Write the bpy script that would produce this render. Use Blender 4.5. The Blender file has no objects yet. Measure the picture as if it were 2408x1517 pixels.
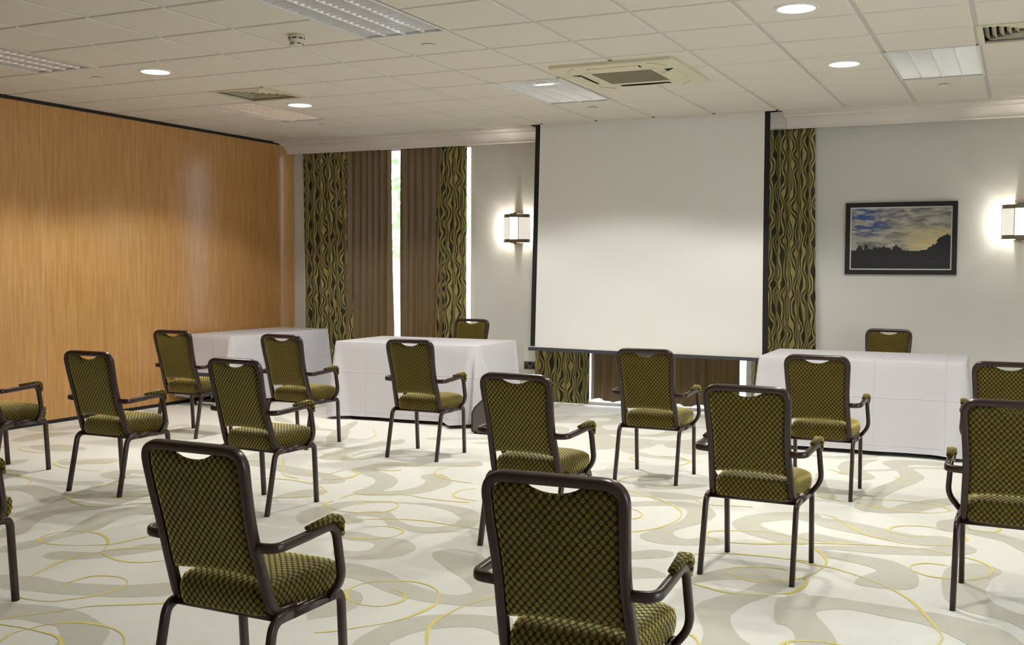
import bpy, bmesh, math, random
from mathutils import Vector, Matrix

# ------------------------------------------------------------------ camera, world, lights, exposure
scene = bpy.context.scene
COL = scene.collection
R = math.radians
FLOOR, CEIL = 0.0, 2.929
YAW, PITCH, ROLL = -0.4462, -0.0496, 0.0053
cam_data = bpy.data.cameras.new('camera')
cam_data.sensor_width = 36.0
cam_data.lens = 2511.5 / 2408 * 36.0
cam_data.clip_start = 0.05
cam = bpy.data.objects.new('camera', cam_data)
COL.objects.link(cam)
_f = Vector((math.sin(YAW) * math.cos(PITCH), math.cos(YAW) * math.cos(PITCH), math.sin(PITCH)))
_r = Vector((math.cos(YAW), -math.sin(YAW), 0))
_u = _r.cross(_f)
_r2 = _r * math.cos(ROLL) + _u * math.sin(ROLL)
_u2 = -_r * math.sin(ROLL) + _u * math.cos(ROLL)
cam.matrix_world = Matrix(((_r2.x, _u2.x, -_f.x, 0), (_r2.y, _u2.y, -_f.y, 0), (_r2.z, _u2.z, -_f.z, 1.437), (0, 0, 0, 1)))
scene.camera = cam

world = bpy.data.worlds.new('overcast_sky')
scene.world = world
world.use_nodes = True
_bg = world.node_tree.nodes['Background']
_bg.inputs['Color'].default_value = (0.74, 0.86, 1.0, 1)
_bg.inputs['Strength'].default_value = 7.0

DOWNLIGHT_POWER = 154.0
DOWNLIGHT_COLOR = (1.0, 0.985, 0.955)
SCONCE_POWER = 10.0
scene.cycles.use_light_tree = False          # a dozen lamps only
scene.cycles.max_bounces = 8
scene.cycles.adaptive_threshold = .025
scene.view_settings.view_transform = 'Standard'
scene.view_settings.look = 'None'
scene.view_settings.gamma = 1.0
scene.view_settings.use_curve_mapping = False
scene.view_settings.exposure = 0.0

# ------------------------------------------------------------------ helpers
def tag(o, label=None, cat=None, group=None, kind=None):
    if label: o['label'] = label
    if cat: o['category'] = cat
    if group: o['group'] = group
    if kind: o['kind'] = kind
    return o

def empty(name, loc=(0, 0, 0), rz=0.0):
    o = bpy.data.objects.new(name, None)
    o.empty_display_size = 0.1
    o.location = loc
    o.rotation_euler = (0, 0, rz)
    COL.objects.link(o)
    return o

def link(name, me, parent=None, loc=None, rot=None):
    o = bpy.data.objects.new(name, me)
    COL.objects.link(o)
    if parent is not None: o.parent = parent
    if loc is not None: o.location = loc
    if rot is not None: o.rotation_euler = rot
    return o

def copy_tree(o, parent=None):
    c = o.copy()
    COL.objects.link(c)
    c.parent = parent
    for ch in list(o.children):
        copy_tree(ch, c)
    return c

class MB:
    """collects faces, builds one mesh"""
    def __init__(self):
        self.v, self.f, self.s = [], [], []
    def add(self, vs, fs, smooth=False):
        b = len(self.v)
        self.v += [tuple(p) for p in vs]
        for f in fs:
            self.f.append(tuple(i + b for i in f)); self.s.append(smooth)
        return self
    def box(self, x0, x1, y0, y1, z0, z1):
        vs = [(x, y, z) for x in (x0, x1) for y in (y0, y1) for z in (z0, z1)]
        fs = [(0, 1, 3, 2), (4, 6, 7, 5), (0, 4, 5, 1), (2, 3, 7, 6), (0, 2, 6, 4), (1, 5, 7, 3)]
        return self.add(vs, fs)
    def prism(self, poly, a, b, axis='x'):
        """poly: 2D points; extruded along axis from a to b. axis x: (y,z); y: (x,z); z: (x,y)"""
        def P(p, t):
            return {'x': (t, p[0], p[1]), 'y': (p[0], t, p[1]), 'z': (p[0], p[1], t)}[axis]
        n = len(poly)
        vs = [P(p, a) for p in poly] + [P(p, b) for p in poly]
        fs = [(i, (i + 1) % n, n + (i + 1) % n, n + i) for i in range(n)]
        fs += [tuple(range(n))[::-1], tuple(range(n, 2 * n))]
        return self.add(vs, fs)
    def lathe(self, prof, n=32, c=(0, 0), smooth=True):
        vs, fs = [], []
        m = len(prof)
        for k in range(n):
            a = 2 * math.pi * k / n
            for r, z in prof:
                vs.append((c[0] + r * math.cos(a), c[1] + r * math.sin(a), z))
        for k in range(n):
            for j in range(m - 1):
                a, b = k * m + j, ((k + 1) % n) * m + j
                fs.append((a, b, b + 1, a + 1))
        return self.add(vs, fs, smooth)
    def sweep(self, pts, sec, up=(0, 0, 1), caps=True, smooth=True):
        """sec: closed 2D section (a along side, b along up-ish)"""
        pts = [Vector(p) for p in pts]
        n = len(pts); m = len(sec)
        up = Vector(up)
        t0 = (pts[1] - pts[0]).normalized()
        side = t0.cross(up)
        if side.length < 1e-4: side = t0.cross(Vector((0, 1, 0)))
        side.normalize(); nrm = side.cross(t0).normalized()
        vs = []
        for i in range(n):
            if i == 0: t = (pts[1] - pts[0]).normalized()
            elif i == n - 1: t = (pts[-1] - pts[-2]).normalized()
            else: t = ((pts[i + 1] - pts[i]).normalized() + (pts[i] - pts[i - 1]).normalized()).normalized()
            # parallel transport
            q = t0.rotation_difference(t)
            side = q @ side; nrm = q @ nrm; t0 = t
            for a, b in sec:
                vs.append(pts[i] + side * a + nrm * b)
        fs = []
        for i in range(n - 1):
            for j in range(m):
                k = (j + 1) % m
                fs.append((i * m + j, i * m + k, (i + 1) * m + k, (i + 1) * m + j))
        self.add(vs, fs, smooth)
        if caps:
            b = len(self.v) - len(vs)
            self.f.append(tuple(b + j for j in range(m))[::-1]); self.s.append(False)
            self.f.append(tuple(b + (n - 1) * m + j for j in range(m))); self.s.append(False)
        return self
    def grid(self, fn, nu, nv, smooth=True, flip=False):
        vs = [fn(i / nu, j / nv) for i in range(nu + 1) for j in range(nv + 1)]
        fs = []
        for i in range(nu):
            for j in range(nv):
                a = i * (nv + 1) + j
                q = (a, a + nv + 1, a + nv + 2, a + 1)
                fs.append(q[::-1] if flip else q)
        return self.add(vs, fs, smooth)
    def mesh(self, name, mat, uv=None, fix=True):
        me = bpy.data.meshes.new(name)
        me.from_pydata(self.v, [], self.f)
        me.polygons.foreach_set('use_smooth', self.s)
        if mat is not None: me.materials.append(mat)
        if fix:
            bm = bmesh.new(); bm.from_mesh(me)
            bmesh.ops.recalc_face_normals(bm, faces=bm.faces)
            bm.to_mesh(me); bm.free()
        if uv == 'box':
            lay = me.uv_layers.new(name='UVMap')
            for p in me.polygons:
                n = p.normal; ax = max(range(3), key=lambda k: abs(n[k]))
                for li in p.loop_indices:
                    c = me.vertices[me.loops[li].vertex_index].co
                    lay.data[li].uv = ((c.y, c.z), (c.x, c.z), (c.x, c.y))[ax]
        elif callable(uv):
            lay = me.uv_layers.new(name='UVMap')
            for l in me.loops:
                lay.data[l.index].uv = uv(l.vertex_index, me.vertices[l.vertex_index].co)
        return me
    def build(self, name, mat, parent=None, uv=None, loc=None, fix=True):
        return link(name, self.mesh(name, mat, uv, fix), parent, loc)

def rrect(w, h, r, n=3):
    """rounded rectangle section, full width w, height h"""
    pts = []
    for cx, cy, a0 in ((w / 2 - r, h / 2 - r, 0), (-w / 2 + r, h / 2 - r, 90), (-w / 2 + r, -h / 2 + r, 180), (w / 2 - r, -h / 2 + r, 270)):
        for k in range(n + 1):
            a = R(a0 + 90 * k / n)
            pts.append((cx + r * math.cos(a), cy + r * math.sin(a)))
    return pts

def fillet(pts, rad, n=7):
    """polyline with rounded corners; rad: radius (cut length) per inner point"""
    pts = [Vector(p) for p in pts]
    out = [pts[0]]
    for i in range(1, len(pts) - 1):
        r = rad[i - 1] if isinstance(rad, (list, tuple)) else rad
        a, b, c = pts[i - 1], pts[i], pts[i + 1]
        r = min(r, (a - b).length * .49, (c - b).length * .49)
        p, q = b + (a - b).normalized() * r, b + (c - b).normalized() * r
        for k in range(n + 1):
            t = k / n
            out.append(p * (1 - t) ** 2 + b * 2 * t * (1 - t) + q * t * t)
    out.append(pts[-1])
    return out

def spline(pts, sub=6, closed=False):
    n = len(pts); out = []
    rng = range(n) if closed else range(n - 1)
    for i in rng:
        if closed: p0, p1, p2, p3 = pts[(i - 1) % n], pts[i], pts[(i + 1) % n], pts[(i + 2) % n]
        else: p0, p1, p2, p3 = pts[max(i - 1, 0)], pts[i], pts[i + 1], pts[min(i + 2, n - 1)]
        for k in range(sub):
            t = k / sub
            out.append(tuple(.5 * (2 * p1[d] + (p2[d] - p0[d]) * t + (2 * p0[d] - 5 * p1[d] + 4 * p2[d] - p3[d]) * t * t
                       + (3 * p1[d] - p0[d] - 3 * p2[d] + p3[d]) * t ** 3) for d in range(len(p1))))
    if not closed: out.append(tuple(pts[-1]))
    return out

# ------------------------------------------------------------------ materials
def srgb(r, g, b):
    f = lambda c: (c / 255 / 12.92) if c / 255 <= .04045 else ((c / 255 + .055) / 1.055) ** 2.4
    return (f(r), f(g), f(b), 1.0)

class NT:
    def __init__(self, name):
        self.m = bpy.data.materials.new(name); self.m.use_nodes = True
        self.t = self.m.node_tree
        self.b = self.t.nodes['Principled BSDF']
    def n(self, typ, **kw):
        nd = self.t.nodes.new(typ)
        for k, v in kw.items(): setattr(nd, k, v)
        return nd
    def set(self, nd, i, v):
        if isinstance(v, bpy.types.NodeSocket): self.t.links.new(v, nd.inputs[i])
        elif v is not None: nd.inputs[i].default_value = v
    def math(self, op, a, b=None, c=None, clamp=False):
        nd = self.n('ShaderNodeMath', operation=op, use_clamp=clamp)
        self.set(nd, 0, a); self.set(nd, 1, b); self.set(nd, 2, c)
        return nd.outputs[0]
    def mix(self, fac, a, b):
        nd = self.n('ShaderNodeMix', data_type='RGBA')
        self.set(nd, 0, fac); self.set(nd, 6, a); self.set(nd, 7, b)
        return nd.outputs[2]
    def smooth(self, v, lo, hi, a=0.0, b=1.0):
        nd = self.n('ShaderNodeMapRange', interpolation_type='SMOOTHSTEP')
        self.set(nd, 0, v); self.set(nd, 1, lo); self.set(nd, 2, hi); self.set(nd, 3, a); self.set(nd, 4, b)
        return nd.outputs[0]
    def coord(self, kind='Object', scale=None):
        c = self.n('ShaderNodeTexCoord').outputs[kind]
        if scale is None: return c
        mp = self.n('ShaderNodeMapping'); self.set(mp, 0, c); mp.inputs['Scale'].default_value = scale
        return mp.outputs[0]
    def noise(self, vec, scale=5, detail=2, rough=.5):
        nd = self.n('ShaderNodeTexNoise'); self.set(nd, 'Vector', vec)
        nd.inputs['Scale'].default_value = scale; nd.inputs['Detail'].default_value = detail; nd.inputs['Roughness'].default_value = rough
        return nd.outputs[0]
    def bump(self, h, dist=.002, strength=1.0):
        nd = self.n('ShaderNodeBump'); self.set(nd, 'Height', h)
        nd.inputs['Distance'].default_value = dist; nd.inputs['Strength'].default_value = strength
        self.t.links.new(nd.outputs[0], self.b.inputs['Normal'])
    def base(self, v): self.set(self.b, 'Base Color', v)
    def p(self, **kw):
        for k, v in kw.items(): self.set(self.b, k.replace('_', ' '), v)
        return self

def plain(name, col, rough=.6, metal=0.0, var=.06, bump=0.0, scale=30, spec=.5, coat=0.0):
    M = NT(name)
    nz = M.noise(M.coord('Object'), scale, 1)
    d = tuple(c * (1 - var) for c in col[:3]) + (1,); e = tuple(min(1, c * (1 + var)) for c in col[:3]) + (1,)
    M.base(M.mix(nz, d, e))
    M.p(Roughness=rough, Metallic=metal, Specular_IOR_Level=spec)
    if coat: M.b.inputs['Coat Weight'].default_value = coat; M.b.inputs['Coat Roughness'].default_value = .1
    if bump: M.bump(nz, bump)
    return M.m

def emit(name, col, strength):
    M = NT(name)
    M.base(col); M.p(Roughness=.4)
    M.b.inputs['Emission Color'].default_value = col
    M.b.inputs['Emission Strength'].default_value = strength
    M.m.cycles.emission_sampling = 'NONE'      # the lamps beside them light the room
    return M.m

def mat_fabric():
    M = NT('dotted_velvet_fabric')
    uv = M.coord('UV')
    sx = M.n('ShaderNodeSeparateXYZ'); M.set(sx, 0, uv)
    u = M.math('DIVIDE', sx.outputs[0], .0235); v = M.math('DIVIDE', sx.outputs[1], .027)
    def lat(o):
        a = M.math('SUBTRACT', M.math('FRACT', M.math('ADD', u, 40 + o)), .5)
        b = M.math('SUBTRACT', M.math('FRACT', M.math('ADD', v, 40 + o)), .5)
        return M.math('SQRT', M.math('ADD', M.math('MULTIPLY', a, a), M.math('MULTIPLY', b, b)))
    d = M.math('MINIMUM', lat(0.0), lat(.5))
    mask = M.smooth(d, .265, .325, 1.0, 0.0)
    nz = M.noise(M.coord('Object'), 9, 0)
    fine = M.noise(uv, 900, 0)
    dot = M.mix(nz, srgb(94, 77, 24), srgb(118, 98, 37))
    dot = M.mix(M.math('MULTIPLY', fine, .5), dot, srgb(76, 62, 18))
    M.base(M.mix(mask, srgb(27, 29, 15), dot))
    M.p(Roughness=M.smooth(mask, 0, 1, .7, .45), Specular_IOR_Level=.45)
    M.b.inputs['Specular Tint'].default_value = srgb(255, 232, 150)
    M.bump(M.smooth(d, .18, .36, 1.0, 0.0), .0022)
    # velvet pile: a second microfibre lobe on the raised dots
    sh = M.n('ShaderNodeBsdfSheen', distribution='ASHIKHMIN'); M.set(sh, 'Color', M.mix(mask, srgb(92, 98, 58), srgb(255, 236, 140)))
    sh.inputs['Roughness'].default_value = .38
    sh2 = M.n('ShaderNodeBsdfSheen', distribution='MICROFIBER'); M.set(sh2, 'Color', M.mix(mask, srgb(92, 98, 58), srgb(255, 236, 140)))
    sh2.inputs['Roughness'].default_value = .24
    a1 = M.n('ShaderNodeAddShader'); a2 = M.n('ShaderNodeAddShader')
    M.t.links.new(M.b.outputs[0], a1.inputs[0]); M.t.links.new(sh.outputs[0], a1.inputs[1])
    M.t.links.new(a1.outputs[0], a2.inputs[0]); M.t.links.new(sh2.outputs[0], a2.inputs[1])
    M.t.links.new(a2.outputs[0], M.t.nodes['Material Output'].inputs['Surface'])
    return M.m

def mat_frame():
    M = NT('dark_bronze_painted_metal')
    nz = M.noise(M.coord('Object'), 60, 3)
    M.base(M.mix(nz, srgb(37, 20, 17), srgb(60, 36, 31)))
    M.p(Roughness=.28, Metallic=.1, Specular_IOR_Level=.55)
    return M.m

def mat_carpet(base=True):
    M = NT('cream_carpet')
    o = M.coord('Object')
    big = M.noise(o, .9, 1); mid = M.noise(o, 14, 2, .7); fine = M.noise(o, 420, 0)
    c = M.mix(mid, srgb(232, 231, 221), srgb(243, 242, 234))
    # printed ribbons away from the seating area
    rib = M.math('ABSOLUTE', M.math('SUBTRACT', big, .5))
    ribm = M.smooth(rib, .028, .032, 1.0, 0.0)
    sep = M.n('ShaderNodeSeparateXYZ'); M.set(sep, 0, o)
    far = M.math('MAXIMUM', M.smooth(sep.outputs[1], 7.75, 7.8), M.smooth(sep.outputs[1], 1.9, 1.95, 1.0, 0.0))
    far = M.math('MAXIMUM', far, M.smooth(sep.outputs[0], .75, .8))
    far = M.math('MAXIMUM', far, M.smooth(sep.outputs[0], -7.3, -7.25, 1.0, 0.0))
    c = M.mix(M.math('MULTIPLY', M.math('MULTIPLY', ribm, far), .8), c, srgb(205, 202, 186))
    c = M.mix(M.math('MULTIPLY', fine, .22), c, srgb(204, 201, 190))
    M.base(c); M.p(Roughness=.95, Specular_IOR_Level=.1)
    return M.m

def mat_pile(name, a, b):
    M = NT(name)
    o = M.coord('Object')
    mid = M.noise(o, 14, 2, .7); fine = M.noise(o, 420, 0)
    c = M.mix(mid, a, b)
    c = M.mix(M.math('MULTIPLY', fine, .2), c, tuple(x * .75 for x in a[:3]) + (1,))
    M.base(c); M.p(Roughness=.95, Specular_IOR_Level=.1)
    return M.m

def mat_wood():
    M = NT('beech_veneer')
    o = M.coord('Object', (1, 1, .055))
    g = M.noise(o, 40, 3, .65); g2 = M.noise(M.coord('Object', (1, 1, .02)), 9, 3); g3 = M.noise(M.coord('Object', (1, 1, .35)), 150, 2)
    c = M.mix(M.smooth(g, .3, .7), srgb(182, 132, 74), srgb(206, 160, 102))
    c = M.mix(M.math('MULTIPLY', g2, .5), c, srgb(190, 140, 82))
    c = M.mix(M.math('MULTIPLY', M.smooth(g3, .62, .72), .35), c, srgb(166, 116, 64))
    M.base(c); M.p(Roughness=.2, Specular_IOR_Level=.5)
    return M.m

def mat_pattern_curtain():
    M = NT('leaf_wave_curtain')
    uv = M.coord('UV')
    nz = M.n('ShaderNodeTexNoise'); M.set(nz, 'Vector', uv); nz.inputs['Scale'].default_value = 3.0; nz.inputs['Detail'].default_value = 1
    sep = M.n('ShaderNodeSeparateXYZ'); M.set(sep, 0, uv)
    nsep = M.n('ShaderNodeSeparateColor'); M.set(nsep, 0, nz.outputs['Color'])
    u = M.math('ADD', sep.outputs[0], M.math('MULTIPLY', M.math('SUBTRACT', nsep.outputs[0], .5), .10))
    v = M.math('ADD', sep.outputs[1], M.math('MULTIPLY', M.math('SUBTRACT', nsep.outputs[1], .5), .25))
    k = 2 * math.pi / .25
    wob = M.math('MULTIPLY', M.math('SINE', M.math('MULTIPLY', v, k * .5)), .006)
    u2 = M.math('ADD', u, wob)
    s = M.math('MULTIPLY', M.math('SINE', M.math('MULTIPLY', v, k)), M.math('COSINE', M.math('MULTIPLY', u2, 60.0)))
    x = M.math('FRACT', M.math('ADD', M.math('DIVIDE', M.math('ADD', u2, M.math('MULTIPLY', s, .0155)), .0275), 50.0))
    d = M.smooth(M.math('ABSOLUTE', M.math('SUBTRACT', x, .5)), .22, .28)
    gold = M.mix(M.noise(uv, 8, 2), srgb(156, 140, 74), srgb(184, 168, 102))
    M.base(M.mix(d, gold, srgb(48, 45, 25)))
    M.p(Roughness=.6, Specular_IOR_Level=.3)
    M.b.inputs['Sheen Weight'].default_value = .2
    M.bump(M.math('SUBTRACT', 1.0, d), .0008)
    return M.m

def mat_brown_curtain():
    M = NT('bronze_satin_curtain')
    uv = M.coord('UV')
    g = M.noise(M.coord('UV', (60, 4, 1)), 6, 3)
    M.base(M.mix(g, srgb(100, 78, 42), srgb(128, 102, 58)))
    M.p(Roughness=.4, Specular_IOR_Level=.5)
    M.b.inputs['Sheen Weight'].default_value = .3
    return M.m

def mat_cloth():
    M = NT('white_table_linen')
    o = M.coord('Object')
    sep = M.n('ShaderNodeSeparateXYZ'); M.set(sep, 0, o)
    cre = None
    for ax, sp in ((0, .52), (1, .47), (2, .37)):
        x = M.math('ABSOLUTE', M.math('SUBTRACT', M.math('FRACT', M.math('ADD', M.math('DIVIDE', sep.outputs[ax], sp), 20.27)), .5))
        l = M.smooth(x, 0, .006 / sp, 1.0, 0.0)
        cre = l if cre is None else M.math('MAXIMUM', cre, l)
    wr = M.noise(o, 4.5, 1)
    M.base(M.mix(M.math('MULTIPLY', cre, .15), srgb(208, 205, 209), srgb(190, 187, 191)))
    M.p(Roughness=.75, Specular_IOR_Level=.25)
    M.b.inputs['Sheen Weight'].default_value = .1
    M.bump(M.math('ADD', M.math('MULTIPLY', cre, .25), M.math('MULTIPLY', wr, 1.2)), .008)
    return M.m

def mat_painting():
    M = NT('painted_sunset_sky')
    uv = M.coord('UV')
    sep = M.n('ShaderNodeSeparateXYZ'); M.set(sep, 0, uv)
    x, y = sep.outputs[0], sep.outputs[1]
    mp = M.n('ShaderNodeMapping'); M.set(mp, 0, uv); mp.inputs['Scale'].default_value = (1.0, 2.2, 1); mp.inputs['Rotation'].default_value = (0, 0, R(-22))
    n1 = M.noise(mp.outputs[0], 5, 6, .6); n2 = M.noise(mp.outputs[0], 11, 5, .6)
    c = M.mix(M.smooth(n1, .35, .68), srgb(104, 104, 106), srgb(186, 180, 168))
    c = M.mix(M.math('MULTIPLY', M.smooth(n2, .52, .66), .5), c, srgb(206, 200, 186))
    blue = M.math('MULTIPLY', M.smooth(n1, .44, .56, 1.0, 0.0), M.math('MULTIPLY', M.smooth(x, .1, .6, 1.0, 0.0), M.smooth(y, .45, .7)))
    c = M.mix(blue, c, srgb(50, 86, 150))
    yl = M.math('MULTIPLY', M.smooth(x, .4, .8), M.smooth(M.math('ABSOLUTE', M.math('SUBTRACT', y, .4)), .06, .4, 1.0, 0.0))
    c = M.mix(M.math('MULTIPLY', yl, .75), c, srgb(214, 206, 170))
    c = M.mix(M.math('MULTIPLY', M.math('MULTIPLY', yl, M.smooth(n2, .45, .6)), .9), c, srgb(216, 186, 84))
    M.base(c); M.p(Roughness=.5)
    M.bump(n2, .0006)
    return M.m

def mat_glass():
    M = NT('window_glass')
    t = M.t
    tr = M.n('ShaderNodeBsdfTransparent'); gl = M.n('ShaderNodeBsdfGlossy'); gl.inputs['Roughness'].default_value = .02
    lw = M.n('ShaderNodeLayerWeight'); lw.inputs['Blend'].default_value = .12
    mx = M.n('ShaderNodeMixShader')
    t.links.new(lw.outputs['Fresnel'], mx.inputs[0]); t.links.new(tr.outputs[0], mx.inputs[1]); t.links.new(gl.outputs[0], mx.inputs[2])
    t.links.new(mx.outputs[0], t.nodes['Material Output'].inputs['Surface'])
    return M.m

FABRIC = mat_fabric(); FRAME = mat_frame(); CARPET = mat_carpet()
RIBBON = mat_pile('sage_carpet_motif', srgb(203, 200, 184), srgb(218, 215, 200))
YELLOW = mat_pile('yellow_carpet_line', srgb(234, 216, 122), srgb(240, 226, 150))
WOOD = mat_wood(); LEAF = mat_pattern_curtain(); BROWN = mat_brown_curtain(); LINEN = mat_cloth()
WALLP = plain('greige_wall_paint', srgb(214, 212, 204), .85, var=.015, scale=120)
TILE = plain('ceiling_tile_white', srgb(220, 213, 200), .9, var=.03, scale=220)
TEE = plain('ceiling_grid_metal', srgb(196, 192, 184), .5, var=.02)
WHITE = plain('white_gloss_paint', srgb(222, 220, 214), .4, var=.02)
COVE = plain('cornice_white', srgb(220, 212, 202), .75, var=.02)
CREAM = plain('cream_plastic', srgb(214, 206, 178), .45, var=.03)
CREAMD = plain('cream_grille_plastic', srgb(150, 142, 116), .6, var=.1)
BLACK = plain('black_satin', srgb(16, 16, 18), .45, var=.2)
BLACKM = plain('black_matt_fabric', srgb(18, 18, 21), .8, var=.2)
SCREENW = plain('screen_white', srgb(233, 231, 225), .9, var=.012, scale=3)
GREYBAR = plain('grey_metal_bar', srgb(74, 76, 82), .4, metal=.3, var=.06)
ALU = plain('mirror_aluminium', (.98, .98, 1, 1), .12, metal=.4, var=.02)
ALUM = plain('louvre_aluminium', (.97, .97, 1, 1), .16, metal=.4, var=.03)
CHROME = plain('chrome', (.75, .75, .77, 1), .14, metal=1.0, var=.03)
NICKEL = plain('brushed_nickel', srgb(150, 142, 126), .35, metal=.9, var=.08)
LAMPOFF = plain('unlit_lamp_tube', srgb(236, 238, 242), .3, var=.01)
PLAT = plain('socket_steel', srgb(150, 140, 124), .3, metal=.9, var=.05)
GLASS = mat_glass()
LEDW = emit('downlight_diffuser', (1, .97, .95, 1), 9.0)
SHADEG = emit('sconce_glass', (1, .96, .88, 1), 2.2)
SHADEP = emit('sconce_perforated_shade', (1, .95, .86, 1), .55)
DARKBROWN = plain('dark_table_leg', srgb(40, 32, 30), .5, var=.1)
GREEN = plain('garden_foliage', srgb(150, 186, 120), .8, var=.4, scale=6)
BARK = plain('tree_bark', srgb(92, 76, 60), .9, var=.3)
GRASS = plain('pale_terrace_paving', srgb(205, 204, 208), .9, var=.05, scale=4)
CASEM = plain('dark_grey_plastic_case', srgb(92, 86, 82), .45, var=.08)
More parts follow.
